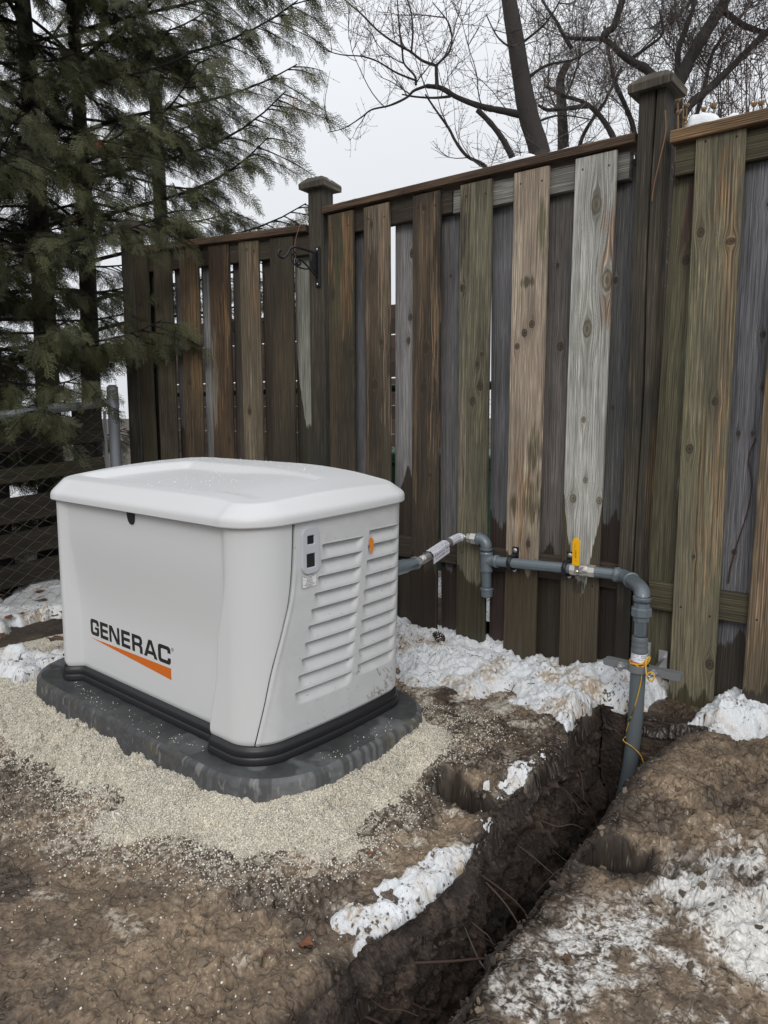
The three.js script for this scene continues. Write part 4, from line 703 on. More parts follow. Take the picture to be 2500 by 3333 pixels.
{
  const PY = .426, PR = .0205, FR = .0265;
  part(gas, 'inlet_fitting', spun([-.113, .507, -.60], [-.115, .507, -.80], [[0, .02], [.3, .02], [.34, .024], [.42, .027], [.46, .024], [.5, .025], [.72, .025], [.75, .022], [1, .021]]), pipeGrey);
  part(gas, 'hex_nut', spun([-.115, .507, -.795], [-.122, .508, -.838], [[0, .018], [.02, .023], [.6, .023], [.66, .018], [1, .017]], 6), zinc);
  // corrugated connector
  const cur = smooth([V(-.122, .508, -.83), V(-.131, .509, -.87), V(-.16, .509, -.96), V(-.206, .509, -1.08), V(-.24, .509, -1.17), V(-.268, .509, -1.26), V(-.285, .509, -1.325), V(-.272, .509, -1.355), V(-.25, .508, -1.36)], 190);
  part(gas, 'flexible_connector', tubeGeo(cur, cur.map((p, k) => .0145 + .0022 * Math.sin(k * 1.7)), 14), steel);
  const tagTex = canvasTex(256, 128, (c, w, h) => { c.fillStyle = '#dfdfe8'; c.fillRect(0, 0, w, h); const r = rng(3); c.fillStyle = '#5a5a66'; for (let y = 8; y < h - 6; y += 9) for (let x = 8; x < w - 12;) { const l = 3 + r() * 14; if (r() > .15) c.fillRect(x, y, l, 2.2 + (r() > .85 ? 2 : 0)); x += l + 4; } });
  const tagMat = std({ map: tagTex, roughness: .6 });
  // paper tag folded over the hose, and a sleeve label round it
  { const A = cur[38], B = cur[88], G = new Geo(), d = B.clone().sub(A), sd = d.clone().normalize().cross(V(0, 1, 0)).normalize(); const prof = [[-.021, -.022], [-.019, .012], [-.008, .020], [.010, .019], [.021, .008], [.022, -.028]]; const rows = [];
    for (const t of [0, .33, .66, 1]) rows.push(prof.map(([a, y], k) => { const p = A.clone().addScaledVector(d, t).addScaledVector(sd, a); return G.v(p.x, p.y + y, p.z, t, k / 5); }));
    for (let k = 0; k < 3; k++) for (let j = 0; j < 5; j++) G.q(rows[k][j], rows[k][j + 1], rows[k + 1][j + 1], rows[k + 1][j]); part(gas, 'folded_tag', G.build(true), tagMat).userData.label = 'white printed paper tag folded over the hose'; }
  { const seg = cur.slice(104, 150); const g = tubeGeo(seg, .0185, 14, false), uv = g.attributes.uv; for (let k = 0; k < uv.count; k++) uv.setXY(k, uv.getY(k) / 45, uv.getX(k) * 1); part(gas, 'sleeve_label', g, tagMat).userData.label = 'white printed label wrapped round the hose'; }
  part(gas, 'hex_nut', spun([-.262, .508, -1.36], [-.214, .508, -1.36], [[0, .016], [.04, .021], [.3, .022], [.32, .018], [.4, .018], [.42, .025], [.95, .025], [1, .022]], 6), brass);
  part(gas, 'nipple', spun([-.216, .508, -1.36], [-.19, .508, -1.36], [[0, .021], [.3, .0225], [1, .021]]), pipeGrey);
  // elbow down to the tee
  const arc = []; for (let k = 0; k <= 12; k++) { const a = k / 12 * Math.PI / 2; arc.push(V(-.200 + .030 * Math.sin(a), .478 + .030 * Math.cos(a), -1.36)); }
  const elbow = part(gas, 'elbow', tubeGeo([V(-.206, .508, -1.36), ...arc, V(-.17, .470, -1.36)], .0235, 20), pipeGrey);
  part(elbow, 'collar', spun([-.212, .508, -1.36], [-.198, .508, -1.36], [[0, .022], [0, FR], [.85, FR + .001], [1, .0235]]), pipeGrey); part(elbow, 'collar', spun([-.17, .478, -1.36], [-.17, .464, -1.36], [[0, .0235], [.15, FR + .001], [1, FR], [1, .02]]), pipeGrey);
  const tee = part(gas, 'tee', mergeGeometries([spun([-.169, .458, -1.36], [-.167, .374, -1.36], [[0, .021], [.0, .0265], [.13, .0275], [.16, .0245], [.35, .0255], [.6, .0255], [.84, .0245], [.87, .0275], [1, .0265], [1, .02]]), spun([-.168, PY - .004, -1.36], [-.112, PY - .002, -1.36], [[0, .024], [.6, .0235], [.78, .0240], [.8, .0275], [1, .0268], [1, .02]])]), pipeGrey); tee.userData.label = 'grey pipe tee above the drip leg';
  part(gas, 'nipple', spun([-.169, .468, -1.36], [-.169, .452, -1.36], [[0, .0215], [1, .0215]]), pipeGrey);
  part(gas, 'drip_leg', spun([-.167, .380, -1.36], [-.164, .30, -1.36], [[0, PR], [1, PR]]), pipeGrey);
  part(gas, 'cap', spun([-.164, .306, -1.36], [-.162, .264, -1.36], [[0, PR], [0, .0265], [.1, .0275], [.28, .0275], [.3, .0245], [.85, .0240], [.97, .020], [1, .004]]), pipeGrey);
  part(gas, 'pipe', spun([-.118, PY - .002, -1.36], [.222, .440, -1.36], [[0, PR], [1, PR]]), pipeGrey);
  // ball valve
  const valve = part(gas, 'ball_valve', mergeGeometries([spun([.212, .440, -1.36], [.246, .4405, -1.36], [[0, .022], [.04, .0255], [.85, .0255], [1, .0225]], 8).deleteAttribute('uv'), spun([.240, .4405, -1.36], [.285, .4415, -1.36], [[0, .021], [.25, .0245], [.6, .0245], [1, .0215]]).toNonIndexed().deleteAttribute('uv'), spun([.282, .4415, -1.36], [.312, .442, -1.36], [[0, .0215], [.1, .0245], [.95, .0245], [1, .021]], 8).deleteAttribute('uv'), spun([.252, .441, -1.35], [.252, .441, -1.318], [[0, .013], [.5, .013], [.55, .0105], [.7, .0105], [.72, .0075], [1, .0072]]).toNonIndexed().deleteAttribute('uv')]), brass); valve.userData.label = 'nickel plated ball valve';
  { const T = canvasTex(64, 256, (c, w, h) => { c.fillStyle = '#f2b30c'; c.fillRect(0, 0, w, h); c.save(); c.translate(40, 190); c.rotate(-Math.PI / 2); c.fillStyle = '#2a2208'; for (let k = 0; k < 6; k++) { c.fillRect(2 + k * 13, -13, 9, 4); c.fillRect(4 + k * 13, -9, 4, 9); } c.font = '9px sans-serif'; c.fillStyle = '#5a4708'; for (let k = 0; k < 11; k++) c.fillRect(2 + k * 9, -24, 6, 3); for (let k = 0; k < 6; k++) { c.fillRect(98 + k * 7, -22, 4, 3); c.fillRect(98 + k * 7, -10, 4, 3); } c.restore(); c.strokeStyle = '#4a3a08'; c.lineWidth = 2; c.beginPath(); c.arc(34, 208, 7, 0, 4.6); c.stroke(); });
    const s = new THREE.Shape(); s.moveTo(-.0125, 0); s.lineTo(.0125, 0); s.lineTo(.0135, .082); s.quadraticCurveTo(.013, .098, .004, .102); s.lineTo(-.004, .102); s.quadraticCurveTo(-.013, .098, -.0135, .082); s.lineTo(-.0125, 0);
    const g = new THREE.ExtrudeGeometry(s, { depth: .004, bevelEnabled: true, bevelSize: .0015, bevelThickness: .0015, bevelSegments: 2 }); const p = g.attributes.position, uv = g.attributes.uv; for (let k = 0; k < p.count; k++) uv.setXY(k, clamp((p.getX(k) + .014) / .028), clamp(p.getY(k) / .104)); g.rotateZ(.02); g.translate(.250, .466, -1.318);
    const h = part(valve, 'handle', g, std({ map: T, roughness: .4 })); h.userData.label = 'yellow dipped valve handle standing upright';
    part(valve, 'handle_plate', mergeGeometries([boxW(.243, .262, .432, .475, -1.3215, -1.3185, .001), boxW(.258, .276, .434, .444, -1.3215, -1.3185, .001)]), steel); }
  part(gas, 'pipe', spun([.308, .442, -1.36], [.398, .443, -1.36], [[0, PR], [1, PR]]), pipeGrey);
  const e45 = smooth([V(.388, .443, -1.36), V(.415, .443, -1.357), V(.447, .444, -1.326), V(.478, .445, -1.286)], 16);
  const elb = part(gas, 'elbow', tubeGeo(e45, .0245, 20), pipeGrey); part(elb, 'collar', spun([.384, .443, -1.36], [.400, .443, -1.36], [[0, .021], [0, .0275], [.85, .0285], [1, .0245]]), pipeGrey);
  const e90 = smooth([V(.470, .445, -1.297), V(.505, .4465, -1.247), V(.538, .4475, -1.196), V(.556, .443, -1.166), V(.563, .430, -1.150), V(.563, .4206, -1.1496)], 24);
  part(elb, 'collar', spun([.462, .4448, -1.3075], [.473, .4452, -1.293], [[0, .0245], [.05, .029], [.8, .0295], [1, .026]]), pipeGrey);
  const elc = part(gas, 'elbow', tubeGeo(e90, e90.map((p, k) => .0258 - .0012 * ss(10, 24, k)), 20), pipeGrey); part(elc, 'collar', spun([0.563, 0.4342, -1.1496], [0.563, 0.4188, -1.1496], [[0, .024], [.15, .0295], [1, .029], [1, .02]]), pipeGrey);
  part(gas, 'nipple', spun([0.563, 0.4227, -1.1496], [0.563, 0.3978, -1.1496], [[0, .0205], [1, .0205]]), pipeGrey);
  part(gas, 'union', mergeGeometries([spun([0.563, 0.4112, -1.1496], [0.563, 0.3939, -1.1496], [[0, .021], [.08, .026], [1, .026]], 8), spun([0.563, 0.3958, -1.1496], [0.563, 0.3661, -1.1496], [[0, .030], [.1, .034], [.9, .034], [1, .03]], 8), spun([0.563, 0.3671, -1.1496], [0.563, 0.3479, -1.1496], [[0, .026], [.9, .0255], [1, .021]], 8)]), pipeGrey).userData.label = 'grey hexagonal pipe union';
  part(gas, 'pipe', spun([0.563, 0.3518, -1.1496], [0.563, 0.2876, -1.1496], [[0, .0205], [1, .0205]]), pipeGrey);
  part(gas, 'riser_head', spun([0.563, 0.3, -1.1496], [0.563, 0.2406, -1.1496], [[0, .021], [.06, .0255], [.3, .0265], [.34, .0245], [.5, .0265], [.6, .0265], [.64, .0250], [.8, .0278], [.97, .0272], [1, .0262]]), riserGrey);
  const lab = canvasTex(512, 256, (c, w, h) => { c.fillStyle = '#e6e9f2'; c.fillRect(0, 0, w, h); c.fillStyle = '#17171c'; const wr = (x) => { c.font = 'bold 34px sans-serif'; c.fillText('Honeywell', x, 48); c.fillRect(x + 200, 30, 26, 14); c.fillStyle = '#55555f'; c.fillRect(x, 64, 90, 7); c.fillRect(x, 82, 190, 8); c.fillRect(x - 70, 106, 60, 6); c.fillRect(x - 60, 124, 130, 6); c.fillRect(x + 30, 164, 140, 7); c.fillStyle = '#17171c'; }; wr(30); wr(300); c.fillStyle = '#b01838'; c.fillRect(0, 186, w, 70); c.fillStyle = '#f3d9dc'; c.font = 'bold 30px sans-serif'; c.fillText('CAUTION   DO NOT   CAUTION   DO NOT', 0, 232); });
  const lg = new THREE.CylinderGeometry(.0272, .0272, .040, 32, 1, true); lg.rotateY(.2); lg.scale(.958, .958, .958); lg.translate(0.563, 0.2224, -1.1496); lab.wrapS = THREE.RepeatWrapping; part(gas, 'label', lg, std({ map: lab, roughness: .45 })).userData.label = 'white maker label with a red strip round the riser';
  const rp = smooth([V(.563, .2445, -1.1496), V(.562, .139, -1.1496), V(.561, .024, -1.1496), V(.557, -.086, -1.148), V(.549, -.196, -1.143), V(.538, -.28, -1.135), V(.522, -.38, -1.115)], 40);
  part(gas, 'riser', tubeGeo(rp, .0248, 28), riserGrey);
}
// pipe hangers on the fence
for (const [x, yc] of [[-.052, .428], [.190, .4385]]) {
  const h = thing('pipe_hanger', x < 0 ? 'black split ring hanger with a steel screw beside the tee' : 'black split ring hanger with a steel screw beside the yellow valve handle', 'pipe hanger', [x, yc, -1.395], 'pipe hangers on the fence');
  const ring = new THREE.TorusGeometry(.0245, .0045, 8, 28); ring.scale(1, 1, 2.0); ring.rotateY(Math.PI / 2); ring.translate(x, yc, -1.36); part(h, 'ring', ring, blackIron);
  part(h, 'plate', boxW(x - .014, x + .014, yc - .042, yc + .06, -1.3995, -1.3935, .002), blackIron); part(h, 'arm', boxW(x - .011, x + .011, yc + .022, yc + .03, -1.394, -1.352, .002), blackIron); part(h, 'arm', boxW(x - .011, x + .011, yc - .032, yc - .026, -1.394, -1.355, .002), blackIron);
  for (const [dy] of [[.045], [-.036]]) { const s = part(h, 'screw', spun([x - .002, yc + dy, -1.394], [x - .002, yc + dy, -1.3895], [[0, .0095], [.4, .0095], [.6, .005], [1, .0035]]), zinc); }
}
{ // riser clamp
  const b = thing('riser_clamp', 'grey flat bar clamp bolted round the riser pipe with two threaded rods', 'pipe clamp', [.53, .15, -1.25]); 
  const grey = std({ color: lin(.2, .21, .22), roughness: .45, metalness: .2 });
  const bar = (side) => { const P = [], n = 40; for (let k = 0; k <= n; k++) { const x = mix(.405, .672, k / n), d = x - .527; const zf = Math.abs(d) < .034 ? Math.sqrt(Math.max(0, .0295 * .0295 - d * d * .76)) : .010; P.push([x, -1.25 + side * Math.max(.010, zf)]); }
    const G = new Geo(), rows = []; P.forEach(([x, z], k) => { const y = .152 + .002 * (k / n - .5), r = k === 0 || k === n ? .009 : .013, w = .005 * side; rows.push([G.v(x, y - r, z), G.v(x, y + r, z), G.v(x, y + r, z + w), G.v(x, y - r, z + w)]); });
    for (let k = 0; k < n; k++) for (let j = 0; j < 4; j++) { const m = (j + 1) % 4; G.q(rows[k][j], rows[k][m], rows[k + 1][m], rows[k + 1][j]); } for (const r of [rows[0], rows[n]]) G.q(r[0], r[1], r[2], r[3]); return G.build(true); };
  part(b, 'front_bar', bar(1), grey); part(b, 'rear_bar', bar(-1), grey);
  for (const [x, x2, y2] of [[.472, .45, .125], [.586, .515, .105]]) {
    const a = V(x, .150, -1.185), e = V(x2, y2, -1.535), pts = []; for (let k = 0; k <= 90; k++) pts.push(a.clone().lerp(e, k / 90));
    part(b, 'threaded_rod', tubeGeo(pts, pts.map((p, k) => .0046 + (k % 2) * .0007), 8), steel);
    part(b, 'nut', spun([x, .150, -1.218], [x, .150, -1.232], [[0, .0085], [.05, .011], [.95, .011], [1, .0085]], 6), zinc); part(b, 'washer', spun([x, .15, -1.232], [x, .15, -1.2345], [[0, .014], [1, .014]]), zinc);
    part(b, 'anchor_plate', boxW(x2 - .017, x2 + .017, y2 - .045, y2 + .03, -1.543, -1.535, .0015), zinc);
  }
}
{ const b = scene.getObjectByName('riser_clamp'); b.scale.setScalar(.958); b.position.set(.5658, .187, -1.1496); }
{ // yellow tracer wire
  const c = (a, y, r = .0295) => V(.5265 + r * Math.sin(a), y, -1.25 + r * Math.cos(a)), pts = [];
  for (let k = 0; k <= 30; k++) { const a = mix(1.2, -5.4, k / 30); pts.push(c(a, .184 - .012 * Math.cos(a + .4) - .008 * k / 30)); }
  for (let k = 0; k <= 12; k++) { const a = mix(-5.4, -7.6, k / 12); pts.push(c(a, .176 - .012 * k / 12)); }
  pts.push(c(-.2, .172), c(.5, .163), c(1.0, .170, .034), V(.566, .185, -1.232), V(.570, .203, -1.235), V(.563, .20, -1.226), V(.565, .161, -1.215), V(.575, .14, -1.205), V(.590, .133, -1.202), V(.598, .146, -1.204), V(.590, .162, -1.206), V(.575, .154, -1.206), V(.574, .138, -1.206), V(.592, .131, -1.200), V(.596, .133, -1.199));
  single('tracer_wire', tubeGeo(smooth(pts, 260), .0021, 7).scale(.958, .958, .958).translate(.0581, .0433, .0479), std({ color: lin(.75, .42, .02), roughness: .45 }), 'yellow tracer wire coiled below the white label on the riser', 'wire', null, null, [.563, .17, -1.15]);
  const p2 = [c(.75, .145), c(.72, .115), c(.45, .064), c(.0, .0), c(-.55, -.050), c(-1.05, -.085), c(-1.3, -.107), V(.500, -.112, -1.212), c(.1, -.128, .032), V(.560, -.152, -1.222), V(.570, -.178, -1.224), V(.578, -.23, -1.225), V(.575, -.33, -1.21)];
  const curve = smooth(p2, 120), cols = []; const g = tubeGeo(curve, .0019, 7), n = g.attributes.position.count; for (let k = 0; k < n; k++) { const t = Math.floor(k / 7) / 120, d = ss(.55, .62, vn(t * 42, 3)) * ss(.12, .3, t) * (t < .58 ? 1 : .2); const q = [mix(.62, .03, d), mix(.36, .024, d), mix(.03, .016, d)]; cols.push(...q); }
  g.setAttribute('color', new THREE.Float32BufferAttribute(cols, 3)); single('tracer_wire', g.scale(.958, .958, .958).translate(.0581, .0433, .0479), std({ vertexColors: true, roughness: .5 }), 'muddy yellow tracer wire trailing down the riser into the trench', 'wire', null, null, [.563, -.05, -1.15]);
}
{ // plant hanger on the middle post
  const h = thing('plant_hanger', 'black wrought iron plant hook with scrolls screwed to the fence post', 'plant hook', [-1.17, 1.73, -1.38]);
  part(h, 'back_plate', mergeGeometries([boxW(-1.183, -1.153, 1.640, 1.826, -1.384, -1.379, .001), boxW(-1.156, -1.151, 1.640, 1.826, -1.384, -1.370, .001)]), blackIron);
  const zy = (l) => l.map(([z, y]) => V(-1.165, y, z));
  part(h, 'hook_arm', tubeGeo(smooth(zy([[-1.376, 1.795], [-1.314, 1.797], [-1.268, 1.800], [-1.229, 1.799], [-1.203, 1.788], [-1.189, 1.768], [-1.175, 1.750], [-1.153, 1.739], [-1.132, 1.745], [-1.128, 1.762], [-1.138, 1.771], [-1.144, 1.764]]), 60), .0055, 8), blackIron);
  part(h, 'scroll', tubeGeo(smooth(zy([[-1.376, 1.68], [-1.324, 1.717], [-1.284, 1.741], [-1.253, 1.748], [-1.238, 1.734], [-1.249, 1.722], [-1.266, 1.728], [-1.262, 1.738]]), 40), .0045, 7), blackIron);
  part(h, 'scroll', tubeGeo(smooth(zy([[-1.33, 1.715], [-1.28, 1.710], [-1.235, 1.718], [-1.212, 1.735], [-1.205, 1.765], [-1.208, 1.79]]), 30), .0035, 6), blackIron);
  part(h, 'scroll', tubeGeo(smooth(zy([[-1.208, 1.77], [-1.225, 1.756], [-1.238, 1.768], [-1.228, 1.778], [-1.22, 1.77]]), 26), .003, 6), blackIron);
  { const s = new THREE.Shape([[0, 0], [.03, .022], [.042, .052], [.03, .085], [.006, .10], [-.004, .06]].map(p => new THREE.Vector2(...p))); const g = new THREE.ExtrudeGeometry(s, { depth: .004, bevelEnabled: true, bevelSize: .003, bevelThickness: .003, bevelSegments: 2 }); g.rotateY(-Math.PI / 2); g.translate(-1.163, 1.70, -1.374); part(h, 'leaf_ornament', g, blackIron); }
  for (const y of [1.815, 1.652]) part(h, 'screw', spun([-1.17, y, -1.379], [-1.17, y, -1.375], [[0, .006], [.6, .005], [1, .002]], 12), zinc);
}
// snow lying on the fence caps
{
  const r = rng(51), mat = std({ color: lin(.80, .82, .85), roughness: .8, bumpMap: tileBump((i, j) => 128 + 120 * (fbm(i * .12, j * .12, 4) - .5)), bumpScale: .004 });
  const heap = (x0, x1, y0, y1, z, w, T, sd, ang) => { const n = Math.max(6, Math.round((x1 - x0) / .008)), m = 9, G = new Geo(), rows = []; for (let k = 0; k <= n; k++) { const f = k / n, x = mix(x0, x1, f), e = ss(0, .12, f) * (1 - ss(.88, 1, f)), t = T * e * (.35 + 1.1 * ss(.25, .7, fbm(x * 9 + sd, sd, 3))), hw = w * (.55 + .6 * fbm(x * 14 + sd, 4, 2)) * (e * .6 + .4); const row = []; for (let j = 0; j <= m; j++) { const a = j / m * Math.PI, zz = z + Math.cos(a) * hw + .006 * (vn(x * 40 + sd, 8) - .5), yy = mix(y0, y1, f) + Math.pow(Math.sin(a), .7) * t * (.85 + .4 * (fbm(x * 60 + sd, a * 2, 2) - .5)) - .001; let px = x, pz = zz; if (ang) [px, pz] = bayPt(x, zz); row.push(G.v(px, yy, pz, x * 4, j / m)); } rows.push(row); }
    for (let k = 0; k < n; k++) for (let j = 0; j < m; j++) G.q(rows[k][j], rows[k + 1][j], rows[k + 1][j + 1], rows[k][j + 1]); return G.build(); };
  const yT = (x) => 2.009 - (x + 1.14) * .0172;
  const sn = (g, label) => single('rail_snow', g, mat, label, 'snow', null, 'stuff');
  sn(mergeGeometries([heap(-1.13, -.62, yT(-1.13), yT(-.62), -1.44, .05, .014, 3), heap(-.60, -.28, yT(-.6), yT(-.28), -1.44, .045, .010, 7), heap(-.2, .25, yT(-.2), yT(.25), -1.44, .05, .022, 12)]), 'thin snow along the cap rail of the middle fence bay');
  sn(mergeGeometries([heap(.52, .78, 1.962, 1.958, -1.44, .05, .036, 5), heap(1.0, 1.4, 1.955, 1.95, -1.44, .05, .02, 8)]), 'mound of snow on the cap rail right of the cracked post');
  sn(mergeGeometries([heap(.52, 1.0, 1.937, 1.94, -.04, .045, .012, 9, true), heap(.2, .4, 1.936, 1.937, -.04, .03, .008, 2, true)]), 'thin snow along the cap rail of the angled fence bay');
  sn(heap(.385, .455, 2.155, 2.158, -1.435, .03, .014, 6), 'small snow clump on the cap of the cracked fence post'); sn(heap(-1.19, -1.135, 2.15, 2.135, -1.43, .03, .009, 15), 'small snow clump on the cap of the hook post');
}

// ---------- wire mesh fences, slat fence, pole ----------
const galv = std({ color: lin(.30, .32, .35), roughness: .5, metalness: .35 }), wireDark = std({ color: lin(.16, .165, .16), roughness: .5, metalness: .4 }), wireGreen = std({ color: lin(.012, .035, .022), roughness: .5 });
function meshGeo(L, h0, h1, pitch, r, at) { // zigzag wires; at(u along, y, off) -> Vector3
  const G = new Geo(), n = Math.floor(L / pitch);
  for (let k = 0; k < n; k++) for (const sg of [1]) { const pts = []; let a = 0; for (let y = h0; y <= h1; y += pitch * .62, a ^= 1) { pts.push(at((k + (a ^ (k & 1) ? 1 : 0)) * pitch, y, a ? r : -r)); } if (pts.length > 1) G.tube(pts, r, 3, false); }
  return G.build();
}
{
  const railY = (z) => 1.093 - (z + .9) * -.0 - Math.max(0, z + .9) * .125;
  const f = thing('wire_fence', 'low galvanized chain link fence with a round post beside the cedars', 'fence', [-2.33, 0, -.92]);
  const post = part(f, 'post', spun([-2.33, -.2, -.93], [-2.33, 1.185, -.93], [[0, .03], [.985, .03], [.99, .031], [1, .018]], 20), galv);
  for (const y of [1.108, 1.06, 1.03, .6]) part(post, 'band', spun([-2.33, y, -.93], [-2.33, y + .014, -.93], [[0, .033], [1, .033]], 20), galv);
  part(f, 'top_rail', spun([-2.33, 1.088, -.9], [-2.33, railY(.95), .95], [[0, .018], [.02, .021], [1, .021]], 16), galv);
  for (const z of [-.86, -.62, -.28]) part(f, 'rail_sleeve', spun([-2.33, railY(z) + .001, z], [-2.33, railY(z + .07) + .001, z + .07], [[0, .021], [0, .0245], [1, .0245], [1, .021]], 16), galv);
  part(f, 'tension_bar', boxW(-2.336, -2.328, .05, 1.04, -.885, -.870), galv);
  part(f, 'mesh', meshGeo(1.8, .04, 1.04, .052, .0016, (u, y, o) => V(-2.33 + o, y - Math.max(0, u) * .12, -.875 + u)), wireDark);
  const t = thing('timber_fence', 'dark weathered horizontal timber fence behind the chain link', 'fence', [-2.62, 0, -.3]);
  const tb = (y0, y1, k, z0 = -1.08) => { const g = plankGeo(y1 - y0, 2.3, .04, AX.rects[k], { ny: 3 }); g.rotateZ(-Math.PI / 2); g.rotateY(-Math.PI / 2); g.rotateX(.07); g.translate(-2.75, (y0 + y1) / 2, z0); part(t, 'timber', g, AX.mat); };
  tb(.10, .22, 4); tb(.27, .40, 4); tb(.46, .60, 4); tb(.685, .765, 6); tb(.86, 1.02, 4);
  for (const z of [-1.0, .1, 1.0]) part(t, 'timber_post', boxW(-2.87, -2.78, -.1, .98 - z * .08, z - .045, z + .045, .004), std({ color: lin(.028, .023, .017), roughness: .9 }));
  // mesh fence standing just behind the boards
  const b = thing('green_wire_fence', 'green coated chain link fence seen through the gaps of the boards', 'fence', [-1, 0, -1.75]);
  part(b, 'top_rail', spun([-3.2, 1.16, -1.72], [1.6, 1.16, -1.80], [[0, .02], [1, .02]], 12), wireGreen); part(b, 'mesh', meshGeo(4.7, .06, 1.16, .055, .0018, (u, y, o) => V(-3.15 + u, y, -1.72 - u * .0166 + o)), wireGreen);
  for (const x of [-3.1, -.9, 1.3]) part(b, 'post', spun([x, -.1, -1.76], [x, 1.2, -1.76], [[0, .024], [1, .024]], 12), wireGreen);
  // brown slat fence across the neighbouring yard
  const s = thing('slat_fence', 'brown horizontal slat fence across the yard behind the board fence', 'fence', [-4, 0, -5.2]);
  const sm = [.03, .045, .06].map((v) => std({ color: lin(v * 1.25, v * .8, v * .62), roughness: .85 }));
  for (let k = 0; k < 14; k++) part(s, 'slat', rotYAround(boxW(-7.4, -2.6, .05 + k * .152, .2 + k * .152 - ([4, 8, 11].includes(k) ? .012 : 0), -4.73, -4.70, .002), .12, -5, -4.7), sm[(k * 7) % 3]);
  for (let k = 0; k < 4; k++) part(s, 'post', rotYAround(boxW(-7.3 + k * 1.5, -7.2 + k * 1.5, -.1, 2.25, -4.83, -4.74, .004), .12, -5, -4.7), sm[1]);
  const g2 = thing('garden_bin', 'dark green plastic garden bin behind the board fence', 'bin', [-1.35, 0, -2.6]); { const gm = std({ color: lin(.02, .09, .05), roughness: .5 }); part(g2, 'body', new RoundedBoxGeometry(1.1, .72, .6, 3, .04).translate(-1.35, .36, -2.7), gm); part(g2, 'lid', new RoundedBoxGeometry(1.16, .08, .66, 3, .03).translate(-1.35, .75, -2.7), gm); }
  const p = thing('wooden_pole', 'bare wooden pole rising behind the angled fence bay under the cedar', 'pole', [-3.4, 0, -2.0]); part(p, 'shaft', spun([-3.36, -.1, -1.96], [-3.42, 3.3, -1.99], [[0, .055], [1, .046]], 14), AX.mat); part(p, 'cross_arm', boxW(-3.62, -3.36, 2.17, 2.215, -1.99, -1.95, .003), AX.mat);
}
// ---------- cedars ----------
function frondGeo(seed) { // flat spray: stem, alternate branchlets with scale-leaf twigs
  const r = rng(seed), G = new Geo(); let side = 1;
  const strip = (x0, y0, x1, y1, w, z0, z1) => { const dx = x1 - x0, dy = y1 - y0, l = Math.hypot(dx, dy) || 1, nx = -dy / l * w / 2, ny = dx / l * w / 2; const a = G.v(x0 + nx, y0 + ny, z0), b = G.v(x0 - nx, y0 - ny, z0), c = G.v(x1 - nx * .5, y1 - ny * .5, z1), d = G.v(x1 + nx * .5, y1 + ny * .5, z1); G.q(a, b, c, d); };
  const n = 11, dr = (t) => -.22 * t * t; let px = 0, py = 0;
  for (let k = 0; k < n; k++) {
    const t0 = k / n, t1 = (k + 1) / n; strip(t0, dr(t0), t1, dr(t1), .022, 0, 0);
    for (const s of [side, -side]) { const L = (.36 * (1 - t0 * .75) + .05) * (.75 + .5 * r()), a = s * (.62 + .25 * r()) + (dr(t1) - dr(t0)) * n * .6, z = (r() - .5) * .12; const bx = t0 + .04, by = dr(t0), ex = bx + Math.cos(a) * L, ey = by + Math.sin(a) * L; strip(bx, by, ex, ey, .020, 0, z);
      const m = 4; for (let q = 1; q <= m; q++) { const u = q / (m + .4), s2 = q % 2 ? 1 : -1, l2 = L * .34 * (1.1 - u * .5), a2 = a + s2 * .6; const cx = mix(bx, ex, u), cy = mix(by, ey, u); strip(cx, cy, cx + Math.cos(a2) * l2, cy + Math.sin(a2) * l2, .019, z * u, z * u + (r() - .5) * .06); } }
    side = -side;
  }
  const g = G.build(true); return g;
}
const fronds = [frondGeo(1), frondGeo(2), frondGeo(3)];
const bark = std({ color: lin(.040, .030, .023), roughness: .95, bumpMap: rep(tileBump((i, j) => 128 + 200 * (fbm(i * .12, j * .012, 3) - .5)), 3, 1), bumpScale: .02 });
const leafMats = [0, 1, 2].map(() => new THREE.MeshPhysicalMaterial({ roughness: .75, side: THREE.DoubleSide, transmission: 0 }));
